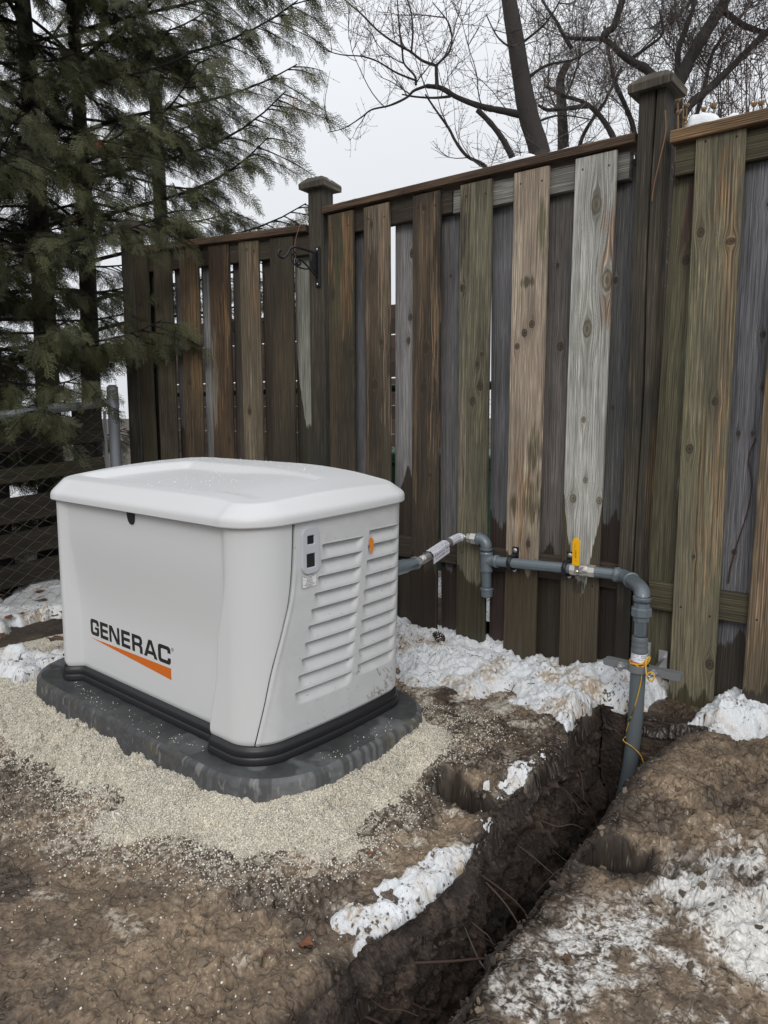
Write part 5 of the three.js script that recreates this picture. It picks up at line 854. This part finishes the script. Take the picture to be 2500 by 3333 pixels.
function cedar(name, label, x, z, H, r0, y0, R, seed, aimed = [], den = 1, gap = .15) {
  const r = rng(seed), t = thing(name, label, 'tree', [x, 0, z], 'cedars along the chain link fence');
  const tp = []; for (let k = 0; k <= 14; k++) { const f = k / 14; tp.push(V(x + .05 * Math.sin(f * 5 + seed), -.1 + f * H, z + .05 * Math.cos(f * 4 + seed))); }
  part(t, 'trunk', tubeGeo(tp, tp.map((p, k) => r0 * (1 - .8 * k / 14) * (k === 0 ? 1.3 : 1)), 12), bark);
  const limbs = new Geo(), inst = [];
  const spray = (p, dir, s) => inst.push([p.clone(), dir, s, r()]);
  const limb = (y, az, L, up) => {
    const d = V(Math.cos(az), 0, Math.sin(az)), pts = [], n = 10, base = V(x, y, z), sw = (r() - .5) * .5; for (let k = 0; k <= n; k++) { const f = k / n; pts.push(base.clone().addScaledVector(d, L * f).add(V(-d.z * sw * f * f * L, L * (up * f - .55 * f * f + .45 * f * f * f), d.x * sw * f * f * L))); }
    limbs.tube(pts, pts.map((p, k) => .0105 * Math.sqrt(L) * (1 - .85 * k / n) + .0016), 5, false);
    const nb = Math.round((12 * L + 3) * den); for (let b = 0; b < nb; b++) { const f = .30 + .70 * Math.pow((b + r()) / nb, .85), q = f * n, i0 = Math.min(n - 1, Math.floor(q)), p = pts[i0].clone().lerp(pts[i0 + 1], q - i0); const sd = r() < .5 ? 1 : -1, a2 = az + sd * (.35 + .9 * r()) * (f > .93 ? .3 : 1), l2 = (.12 + .30 * r()) * (1.15 - .45 * f) * (.7 + .3 * L); const bd = V(Math.cos(a2), .10 - .5 * r(), Math.sin(a2)), bp = [p]; for (let k = 1; k <= 4; k++) bp.push(p.clone().addScaledVector(bd, l2 * k / 4).add(V(0, -.16 * l2 * (k / 4) * (k / 4), 0)));
      limbs.tube(bp, [.005, .0042, .0034, .0026, .0018], 3, false);
      const nf = 5 + Math.floor(r() * 5); for (let k = 0; k < nf; k++) { const g = .12 + .88 * (k + r()) / nf, qq = g * 4, j0 = Math.min(3, Math.floor(qq)), fp = bp[j0].clone().lerp(bp[j0 + 1], qq - j0); const a3 = a2 + (r() - .5) * 1.9, droop = -.2 - 1.25 * r(); spray(fp, V(Math.cos(a3), droop, Math.sin(a3)).normalize(), .07 + .085 * r()); } }
  };
  for (let y = y0; y < H - .2; y += gap) { const f = (y - y0) / (H - y0), az = r() * 6.283, L = R * (1 - .75 * f * f) * (.6 + .5 * r()); limb(y, az, L, .25 + .35 * f); limb(y + .06, az + 2.1 + r(), L * (.7 + .4 * r()), .2 + .3 * f); if (r() < .6) limb(y + .03, az + 4 + r(), L * (.7 + .4 * r()), .2 + .3 * f); }
  for (const a of aimed) limb(...a);
  const lm = part(t, 'limbs', limbs.build(), bark); tag(lm, null, null, null, 'stuff');
  const M = new THREE.Matrix4(), X = V(0, 0, 0), Y = V(0, 0, 0), Z = V(0, 0, 0), c = new THREE.Color();
  for (let v = 0; v < 3; v++) { const sub = inst.filter((_, k) => k % 3 === v), im = new THREE.InstancedMesh(fronds[v], leafMats[v], sub.length);
    sub.forEach(([p, d, s, h], k) => { X.copy(d); Y.set(0, 1, 0).addScaledVector(X, -X.y).normalize(); Z.crossVectors(X, Y); const roll = (h - .5) * 2.6, cr = Math.cos(roll), sr = Math.sin(roll); const Y2 = Y.clone().multiplyScalar(cr).addScaledVector(Z, sr), Z2 = Z.clone().multiplyScalar(cr).addScaledVector(Y, -sr); M.makeBasis(X.clone().multiplyScalar(s), Y2.multiplyScalar(s), Z2.multiplyScalar(s)); M.setPosition(p.x - x, p.y, p.z - z); im.setMatrixAt(k, M);
      const u = (h * 7.31) % 1, w = (h * 13.7) % 1; if (w < .005) c.setRGB(.20, .075, .02); else { let l = .7 + .8 * u; if (w > .93) l *= 1.7; c.setRGB(.062 * l, .066 * l, .028 * l * (.75 + .5 * w)); } im.setColorAt(k, c); });
    im.name = 'foliage'; shadow(im); im.userData.kind = 'stuff'; t.add(im); }
  }
const toward = (x, z, tx, tz) => Math.atan2(tz - z, tx - x);
cedar('cedar_tree', 'cedar whose long right hand boughs reach over the angled fence bay', -3.30, -1.30, 5.6, .075, 2.25, 1.15, 101, [[1.55, toward(-3.3, -1.3, -1.9, -1.75), 1.5, .3], [1.75, toward(-3.3, -1.3, -1.95, -1.95), 1.5, .3], [2.0, toward(-3.3, -1.3, -2.0, -2.0), 1.55, .3], [2.25, toward(-3.3, -1.3, -1.9, -1.9), 1.5, .3], [2.5, toward(-3.3, -1.3, -1.9, -2.1), 1.55, .3], [2.8, toward(-3.3, -1.3, -2.0, -1.8), 1.5, .3], [3.1, toward(-3.3, -1.3, -1.9, -2.0), 1.55, .3], [3.4, toward(-3.3, -1.3, -2.1, -2.0), 1.5, .3], [3.7, toward(-3.3, -1.3, -2, -2.1), 1.5, .3], [2.6, toward(-3.3, -1.3, -2.2, -1.5), 1.3, .3], [3.2, toward(-3.3, -1.3, -2.2, -1.4), 1.3, .3]]);
cedar('cedar_tree', 'cedar with the thickest dark trunk above the chain link top rail', -3.15, -.92, 5.8, .085, 1.75, 1.1, 202, [[1.32, toward(-3.15, -.92, -2.2, -.62), .8, .2], [1.6, toward(-3.15, -.92, -2.2, -.75), .8, .3], [1.45, toward(-3.15, -.92, -2.2, -1.0), .75, .1]]);
cedar('cedar_tree', 'cedar next to the thick trunked one with sprays hanging over the chain link rail', -2.95, -.50, 5.6, .07, 1.35, 1.1, 303, [[1.2, toward(-2.95, -.5, -2.1, -.55), .85, .12], [1.1, toward(-2.95, -.5, -2.1, -.4), .8, .05], [1.45, toward(-2.95, -.5, -2.1, -.6), .85, .15]]);
cedar('cedar_tree', 'cedar standing deepest in the row behind the timber fence', -4.6, -.65, 5.8, .08, .7, 1.3, 404);
cedar('cedar_tree', 'cedar at the row end behind the chain link mesh', -3.25, .05, 5.6, .08, .7, 1.2, 505);

cedar('cedar_shrub', 'low dark cedar shrub filling the space behind the timber fence', -3.45, -.45, 1.35, .03, .15, .75, 707, [], 1.2, .1);
cedar('cedar_shrub', 'low dark cedar shrub at the far end of the timber fence', -3.5, .45, 1.3, .03, .15, .8, 808, [], 1.2, .1);
// ---------- bare trees beyond the fence ----------
const cherryBark = std({ color: lin(.055, .047, .043), roughness: .9, bumpMap: rep(tileBump((i, j) => 128 + 180 * (fbm(i * .03, j * .16, 4) - .5)), 2, 1), bumpScale: .012 }), twigMat = std({ color: lin(.085, .068, .062), roughness: .85 }), paleTwig = std({ color: lin(.15, .125, .115), roughness: .85 });
function twigs(G, seed, limbs, o = {}) {
  const r = rng(seed);
  const grow = (p, d, L, rad, dep) => {
    const n = Math.max(3, Math.round(L / .07)), pts = [p.clone()], q = p.clone(), dir = d.clone(); const step = L / n;
    for (let k = 0; k < n; k++) { dir.add(V((r() - .5) * .42, (r() - .5) * .42 + (o.up || .06), (r() - .5) * .42)).normalize(); q.addScaledVector(dir, step); pts.push(q.clone()); }
    G.tube(pts, pts.map((_, k) => Math.max(.0013, rad * (1 - .72 * k / n))), rad > .006 ? 5 : 3, false);
    // buds and spurs
    if (rad < .0075) for (let k = 1; k <= n; k++) if (r() < .7) { const bd = V(r() - .5, r() - .3, r() - .5).normalize().multiplyScalar(.006 + .012 * r()); const b = pts[k]; G.tube([b, b.clone().addScaledVector(bd, .6), b.clone().add(bd)], [.0016, .0026, .0008], 3, false); }
    if (dep > 0) { const m = Math.round((o.den || 3.4) * L / .3 + r() * 1.5); for (let k = 0; k < m; k++) { const f = .15 + .85 * r(), i0 = Math.min(n - 1, Math.floor(f * n)); const b = pts[i0], dd = pts[i0 + 1].clone().sub(b).normalize().multiplyScalar(.55).add(V(r() - .5, (r() - .42), r() - .5).multiplyScalar(1.7)).normalize(); grow(b, dd, L * (.32 + .36 * r()), Math.max(.0016, rad * .55), dep - 1); } }
  };
  for (const [pts, r0, r1, dens] of limbs) { const n = pts.length - 1; let tot = 0; for (let k = 0; k < n; k++) tot += pts[k].distanceTo(pts[k + 1]); const m = Math.round(tot * (dens || 7)); for (let k = 0; k < m; k++) { const f = (k + r()) / m * n, i0 = Math.min(n - 1, Math.floor(f)), p = pts[i0].clone().lerp(pts[i0 + 1], f - i0), d = pts[i0 + 1].clone().sub(pts[i0]).normalize().multiplyScalar(.4).add(V(r() - .5, r() - .35, r() - .5).multiplyScalar(1.9)).normalize(); grow(p, d, (.28 + .55 * r()) * (o.len || 1), .0036 + .003 * r(), o.dep ?? 2); } }
}
function bareTree(name, label, base, trunk, limbs, seed, o = {}) {
  const t = thing(name, label, 'tree', base), tw = new Geo(), all = [];
  const jit = (P) => P.map((p) => V(...p));
  const tp = smooth(jit(trunk.p), 24); part(t, 'trunk', tubeGeo(tp, tp.map((_, k) => mix(trunk.r0, trunk.r1, k / 24) * (1 + .06 * (vn(k * .9, seed) - .5))), 14), cherryBark);
  for (const [P, r0, r1, dens] of limbs) { const ps = smooth(jit(P), P.length * 5); part(t, 'limb', tubeGeo(ps, ps.map((_, k) => mix(r0, r1, k / (ps.length - 1)) * (1 + .2 * (vn(k * .7, seed + r0 * 99) - .5))), 8), cherryBark); all.push([ps, r0, r1, dens]); }
  twigs(tw, seed, all, o); tag(part(t, 'twigs', tw.build(), o.mat || twigMat), null, null, null, 'stuff');
}
bareTree('cherry_tree', 'bare cherry tree with a straight dark trunk rising behind the middle fence bay', [-1.5, 0, -4.5], { p: [[-1.45, -.1, -4.5], [-1.55, 1.5, -4.52], [-1.71, 3.18, -4.57], [-1.81, 3.50, -4.54], [-1.88, 3.80, -4.53], [-1.95, 4.12, -4.54], [-2.03, 4.49, -4.54], [-2.15, 5.2, -4.5]], r0: .1, r1: .06 }, [
  [[[-1.84, 3.52, -4.52], [-1.98, 3.56, -4.41], [-2.07, 3.58, -4.33], [-2.16, 3.61, -4.26], [-2.30, 3.68, -4.16], [-2.40, 3.75, -4.08], [-2.50, 3.77, -4.01]], .031, .018, 4], [[[-2.50, 3.77, -4.01], [-2.58, 3.73, -3.94], [-2.61, 3.68, -3.90], [-2.72, 3.61, -3.80], [-2.84, 3.57, -3.69], [-2.89, 3.51, -3.63], [-3.00, 3.42, -3.53], [-3.10, 3.38, -3.43]], .013, .003, 5],
  [[[-2.43, 3.77, -4.07], [-2.45, 3.94, -4.08]], .018, .014, 2], [[[-2.45, 3.94, -4.08], [-2.54, 3.98, -4.01], [-2.63, 4.06, -3.95], [-2.72, 4.12, -3.89], [-2.85, 4.23, -3.80], [-2.97, 4.37, -3.72], [-3.09, 4.49, -3.64]], .013, .006, 5], [[[-2.57, 3.78, -3.96], [-2.58, 3.85, -3.96], [-2.66, 3.96, -3.91], [-2.68, 4.06, -3.91], [-2.71, 4.22, -3.91], [-2.75, 4.49, -3.93]], .011, .005, 5], [[[-2.45, 3.94, -4.08], [-2.37, 4.07, -4.17], [-2.39, 4.27, -4.19], [-2.52, 4.47, -4.12]], .010, .004, 6], [[[-2.62, 4.06, -3.96], [-2.63, 4.24, -3.99], [-2.66, 4.42, -3.99], [-2.72, 4.6, -3.95]], .009, .005, 5],
  [[[-2.15, 3.57, -4.27], [-2.04, 3.44, -4.33], [-1.95, 3.30, -4.38], [-1.82, 3.0, -4.47]], .022, .026, 5], [[[-2.0, 3.0, -4.3], [-2.07, 3.11, -4.25], [-2.18, 3.18, -4.17], [-2.27, 3.31, -4.12], [-2.32, 3.41, -4.10], [-2.42, 3.57, -4.04], [-2.50, 3.70, -4.00]], .018, .007, 5], [[[-2.56, 3.81, -3.96], [-2.70, 3.88, -3.86], [-2.84, 3.98, -3.76], [-2.94, 4.02, -3.69], [-3.07, 4.03, -3.57], [-3.19, 4.08, -3.48], [-3.26, 4.16, -3.44]], .009, .003, 4], [[[-2.33, 3.68, -4.13], [-2.44, 3.67, -4.04], [-2.57, 3.68, -3.93], [-2.65, 3.70, -3.87]], .012, .006, 5],
  [[[-1.87, 3.8, -4.53], [-1.7, 3.9, -4.6], [-1.5, 3.95, -4.75], [-1.3, 4.1, -4.9]], .014, .004, 9], [[[-1.8, 3.45, -4.55], [-1.6, 3.5, -4.65], [-1.35, 3.45, -4.8]], .012, .004, 9], [[[-1.93, 4.05, -4.54], [-2.1, 4.2, -4.5], [-2.2, 4.4, -4.45]], .01, .004, 6], [[[-1.95, 4.1, -4.55], [-1.75, 4.3, -4.7], [-1.6, 4.6, -4.8]], .012, .005, 8]], 11, { dep: 2, den: 2.4 });
bareTree('apple_tree', 'old bare fruit tree with heavy crooked limbs spreading behind the cracked fence post', [-1.1, 0, -5.8], { p: [[-1.15, -.1, -5.7], [-1.12, 1.6, -5.75], [-1.09, 2.9, -5.82], [-1.07, 3.65, -5.85]], r0: .15, r1: .09 }, [
  [[[-1.08, 3.5, -5.85], [-1.07, 3.97, -5.91], [-1.03, 4.12, -5.97], [-1.00, 4.25, -6.03], [-0.93, 4.43, -6.11], [-0.85, 4.64, -6.22], [-0.80, 4.78, -6.29], [-0.74, 5.1, -6.34]], .066, .045, 8], [[[-1.08, 3.4, -5.86], [-0.97, 3.80, -5.96], [-0.84, 3.97, -6.10], [-0.70, 4.17, -6.26], [-0.56, 4.38, -6.42], [-0.44, 4.54, -6.55]], .04, .028, 9], [[[-1.05, 3.75, -5.82], [-1.20, 4.04, -5.56], [-1.30, 4.11, -5.48], [-1.40, 4.19, -5.41], [-1.51, 4.31, -5.34], [-1.64, 4.32, -5.23], [-1.79, 4.33, -5.11]], .042, .014, 9],
  [[[-1.52, 4.32, -5.33], [-1.52, 4.37, -5.34], [-1.47, 4.42, -5.39], [-1.45, 4.53, -5.43], [-1.43, 4.66, -5.47], [-1.41, 4.9, -5.51]], .034, .026, 8], [[[-0.83, 4.73, -6.39], [-0.72, 4.63, -6.46], [-0.60, 4.56, -6.55], [-0.40, 4.5, -6.7]], .03, .02, 10], [[[-1.74, 4.24, -5.14], [-1.82, 4.39, -5.09], [-1.86, 4.47, -5.08], [-1.94, 4.60, -5.03], [-2.05, 4.8, -4.99]], .018, .01, 8], [[[-1.31, 4.16, -5.48], [-1.23, 4.24, -5.56], [-1.13, 4.37, -5.67], [-1.17, 4.57, -5.67]], .016, .008, 9], [[[-1.06, 3.85, -6.0], [-1.24, 4.52, -6.4], [-1.22, 4.73, -6.5], [-1.20, 4.93, -6.6], [-1.19, 5.1, -6.67]], .03, .02, 10], [[[-1.08, 3.3, -5.85], [-1.04, 3.87, -6.4], [-1.03, 4.25, -6.6], [-1.02, 4.52, -6.71], [-0.9, 4.8, -6.81]], .026, .012, 10]], 22, { dep: 2, den: 4.6 });
bareTree('plum_tree', 'slender bare plum tree with mossy grey limbs between the cherry and the fruit tree', [-1.9, 0, -5.8], { p: [[-2.1, -.1, -5.85], [-2.13, 2, -5.86], [-2.16, 3.73, -5.87], [-2.20, 4.07, -5.90], [-2.24, 4.40, -5.93], [-2.20, 4.55, -5.99]], r0: .07, r1: .035 }, [
  [[[-1.45, 3.3, -6.14], [-1.55, 3.82, -6.14], [-1.62, 4.01, -6.12], [-1.72, 4.25, -6.07], [-1.77, 4.42, -6.07], [-1.85, 4.8, -6.05]], .03, .015, 9], [[[-1.4, 3.3, -5.62], [-1.52, 3.58, -5.59], [-1.59, 3.71, -5.56], [-1.68, 3.83, -5.50], [-1.77, 3.90, -5.44], [-1.89, 3.95, -5.35], [-2.04, 4.04, -5.24]], .032, .012, 9], [[[-2.13, 3.4, -6.0], [-2.11, 3.89, -6.21], [-2.04, 4.08, -6.30], [-1.97, 4.24, -6.39], [-1.86, 4.6, -6.53]], .024, .012, 10], [[[-1.71, 3.85, -5.45], [-1.80, 3.75, -5.13], [-1.91, 3.74, -5.03], [-1.97, 3.78, -4.98]], .022, .012, 8], [[[-2.2, 4.1, -5.9], [-2.0, 4.4, -5.8], [-1.9, 4.7, -5.7]], .012, .006, 10], [[[-2.2, 4.0, -5.9], [-2.35, 4.3, -5.9], [-2.3, 4.7, -5.8]], .012, .006, 10]], 33, { dep: 2, den: 3.8, mat: paleTwig });
// thicket of upright shoots at the right
for (const [k, bx, bz, label] of [[0, .2, -6.6, 'thicket of thin pinkish shoots behind the right fence bay'], [1, -1.0, -7.8, 'pale upright shoots standing behind the old fruit tree'], [2, -.1, -4.6, 'low twiggy bush close behind the right fence bay']]) {
  const t = thing('bare_shrub', label, 'shrub', [bx, 0, bz]), G = new Geo(), r = rng(700 + k), limbs = [];
  for (let i = 0; i < (k === 2 ? 26 : 42); i++) { const x = bx + (r() - .5) * (k === 2 ? 1.2 : 2.2), z = bz + (r() - .5) * .9, H = k === 2 ? 1.9 + r() * 1.1 : 3.6 + r() * 1.8, lx = (r() - .5) * .9, pts = []; for (let q = 0; q <= 9; q++) pts.push(V(x + lx * q / 9 * q / 9 + .05 * (r() - .5), H * q / 9, z + .05 * (r() - .5))); G.tube(pts, pts.map((_, q) => .011 * (1 - .8 * q / 9) + .0015), 4, false); limbs.push([pts.slice(4), .01, .004, 4]); }
  twigs(G, 800 + k, limbs, { dep: 1, den: 2.2, len: .9, up: .12 }); const m = part(t, 'stems', G.build(), std({ color: lin(.13, .095, .088), roughness: .85 })); tag(m, null, null, null, 'stuff');
}
{ // dried seed heads showing above the cap rail
  const sm = std({ color: lin(.26, .17, .08), roughness: .8 }), r = rng(9);
  for (const [x, y, s] of [[.438, 2.126, .017], [.456, 2.144, .016], [.470, 2.100, .014], [.442, 2.085, .014], [.466, 2.058, .012], [.528, 2.072, .014], [.560, 2.074, .018], [.690, 2.046, .016], [.712, 2.044, .017]]) {
    const t = thing('seed_head', x < .5 ? 'dry papery seed head on a stalk beside the cracked post' : x < .6 ? 'dry papery seed head on a stalk behind the snow mound' : 'dry papery seed head on a stalk further along the cap rail', 'seed head', [x, 1.5, -1.6], 'dry seed heads behind the fence');
    part(t, 'stalk', tubeGeo([V(x + .02, 1.5, -1.6), V(x + .012, 1.85, -1.6), V(x, y, -1.6)], .0018, 5), sm);
    const gs = []; for (let k = 0; k < 7; k++) { const a = k / 7 * 6.28, g = new THREE.SphereGeometry(s * .42, 6, 5); g.scale(.55, 1.3, .55); g.rotateZ(.45); g.translate(-s * .35, s * .5, 0); g.rotateY(a); gs.push(g); } const g = mergeGeometries(gs); g.translate(x, y, -1.6); part(t, 'pod', g, sm);
  }
  // dried vine over the angled bay, and by the post
  const vm = std({ color: lin(.22, .11, .06), roughness: .8 });
  single('dried_vine', tubeGeo(smooth([V(-1.26, 1.74, -1.33), V(-1.275, 1.85, -1.335), V(-1.25, 1.95, -1.36), V(-1.215, 2.005, -1.40), V(-1.20, 2.045, -1.42), V(-1.205, 2.075, -1.42)], 30), .0018, 5), vm, 'dry reddish vine stem curling over the cap rail beside the hook', 'vine', null, null, [-1.24, 1.9, -1.36]);
  single('dried_vine', tubeGeo(smooth([V(.478, 2.02, -1.37), V(.484, 1.95, -1.365), V(.470, 1.86, -1.36), V(.452, 1.78, -1.368), V(.448, 1.74, -1.37)], 24), .0022, 5), vm, 'dry vine stem hanging down the right side of the cracked post', 'vine', null, null, [.47, 1.9, -1.37]);
  single('dried_vine', tubeGeo(smooth([V(.80, .95, -1.452), V(.785, .88, -1.45), V(.80, .80, -1.45), V(.792, .70, -1.45), V(.77, .6, -1.45), V(.752, .5, -1.45), V(.748, .45, -1.45)], 30), .002, 5), std({ color: lin(.06, .025, .02), roughness: .8 }), 'thin dark vine climbing the grey board right of the wide greenish board', 'vine', null, null, [.78, .7, -1.45]);
}
{ // roots hanging in the trench
  const rm = [std({ color: lin(.05, .028, .02), roughness: .85 }), std({ color: lin(.09, .065, .05), roughness: .85 })], r = rng(64);
  const root = (p, k, label, rad) => { const pts = smooth(p.map((q) => V(...q)), 22); single('root', tubeGeo(pts, pts.map((_, i) => rad * (1 - .7 * i / 22) + .0006), 5), rm[k], label, 'root', 'roots sticking out of the trench walls', null, p[0]); };
  for (let k = 0; k < 26; k++) { const z = .45 - 1.6 * (k + r()) / 26, left = r() < .72, x = left ? lut(TL, z) + .008 : lut(TR, z) - .008, y = -.05 - r() * .2, s = left ? 1 : -1, L = .05 + r() * .13, dz = (r() - .5) * .22; root([[x - s * .03, y + .01, z], [x + s * L * .3, y - .01 * r(), z + dz * .3], [x + s * L * .65, y - .03 * r(), z + dz * .7], [x + s * L, y - .07 * r(), z + dz]], r() < .5 ? 0 : 1, 'thin brown root poking out of the dark trench wall', .0009 + r() * .0014); }
  root([[.585, -.07, .12], [.64, -.075, .06], [.70, -.09, -.02], [.73, -.10, -.03]], 0, 'thick reddish root bridging the trench near the snow strip', .003);
  root([[.57, -.10, .25], [.62, -.13, .22], [.66, -.18, .25], [.70, -.22, .30]], 0, 'forked reddish root drooping across the trench', .0028);
  root([[.57, -.14, .36], [.60, -.145, .30], [.645, -.15, .30]], 1, 'short broken root stub low in the near trench wall', .004);
}
{ // litter on the ground
  const r = rng(88), lm = [std({ color: lin(.16, .06, .025), roughness: .7, side: THREE.DoubleSide }), std({ color: lin(.09, .05, .03), roughness: .7, side: THREE.DoubleSide })];
  const leaf = (x, z, s, k, label, gy) => { const G = new Geo(), n = 6, a0 = r() * 6.28, c = G.v(0, .1 * s, 0), ring = []; for (let i = 0; i < 10; i++) { const a = i / 10 * 6.283, R = s * (i % 2 ? .65 : 1) * (.8 + .4 * r()); ring.push(G.v(Math.cos(a) * R * .7, (.12 + .25 * r()) * s, Math.sin(a) * R)); } for (let i = 0; i < 10; i++) G.t(c, ring[(i + 1) % 10], ring[i]); const g = G.build(true); g.rotateY(a0); g.translate(x, gy ?? Math.max(sample(GY, x, z), sample(SY, x, z)), z); single('dead_leaf', g, lm[k], label, 'leaf', 'dead leaves on the ground', null, [x, gy ?? sample(GY, x, z), z]); };
  for (const [x, z, s, k] of [[.44, .27, .022, 0], [.42, .34, .016, 1], [.30, .05, .014, 1], [.36, -.02, .012, 0], [.86, -.02, .016, 1], [.55, .4, .012, 0]]) leaf(x, z, s, k, 'curled brown dead leaf lying on the mud');
  for (let k = 0; k < 46; k++) leaf(-3.1 + r() * 1.6, -.95 + r() * 1.1, .025 + r() * .03, r() < .5 ? 0 : 1, 'brown dead leaf in the litter by the chain link fence', .03 + .02 * r());
  // pine cone at the fence foot
  const G = []; for (let k = 0; k < 60; k++) { const f = k / 60, a = k * 2.4, R = .018 * Math.sin(Math.PI * (.12 + .85 * f)) + .004, g = new THREE.ConeGeometry(.006, .015, 4); g.scale(1, 1, .45); g.rotateX(1.1); g.translate(0, 0, R); g.rotateY(a); g.translate(0, f * .055, 0); G.push(g); }
  const pc = mergeGeometries(G); pc.rotateZ(1.1); pc.rotateY(.6); const py = sample(SY, -.33, -1.29); pc.translate(-.33, py + .018, -1.29); single('pine_cone', pc, std({ color: lin(.05, .028, .02), roughness: .8 }), 'dark brown pine cone lying on the snow at the fence foot', 'pine cone', null, null, [-.33, py, -1.29]);
  for (const [x, z, L, a] of [[-.1, -1.2, .06, 0], [.02, -1.15, .05, 1.2], [.18, -1.12, .04, 2], [.9, -.75, .16, .4], [.85, -.62, .14, 2.6], [.1, -1.1, .12, .3], [.95, -.9, .1, 1], [.3, -.8, .07, 2]]) { const y = Math.max(sample(GY, x, z), sample(SY, x, z)) + .003; const c = Math.cos(a) * L / 2, s = Math.sin(a) * L / 2; single('twig', tubeGeo([V(x - c, y, z - s), V(x, y + .006, z + .004), V(x + c, y + .004, z + s)], [.0016, .0013, .0006], 5), lm[1], 'thin dark twig lying on the ground', 'twig', 'twigs on the ground', null, [x, y, z]); }
}
{ // frozen pellets on the lid and pad
  const r = rng(15), g = new THREE.IcosahedronGeometry(1, 0), L = []; for (let k = 0; k < 900; k++) { const x = -1.12 + r() * 1.1, z = -.6 + r() * .58; const w = (x < -.3 ? .6 : .12) + (x < -.95 ? .4 : 0); if (r() > w * ss(.35, .6, fbm(x * 6, z * 6, 3))) continue; L.push([x, z]); }
  const ray = new THREE.Raycaster(), lid = gen.children.find((o) => o.name === 'lid'); gen.updateMatrixWorld(true);
  const im = new THREE.InstancedMesh(g, std({ color: lin(.82, .84, .87), roughness: .35 }), L.length), M = new THREE.Matrix4(); L.forEach(([x, z], k) => { ray.set(V(x, 2, z), V(0, -1, 0)); const h = ray.intersectObject(lid)[0]; const s = .0008 + .0014 * r(); M.makeScale(s, s * .7, s); M.setPosition(x, (h ? h.point.y : .3) + s * .3, z); im.setMatrixAt(k, M); });
  im.name = 'snow_pellets'; shadow(im); tag(im, 'white frozen pellets sprinkled on the generator lid', 'snow', null, 'stuff'); scene.add(im);
}

renderer.render(scene, camera);
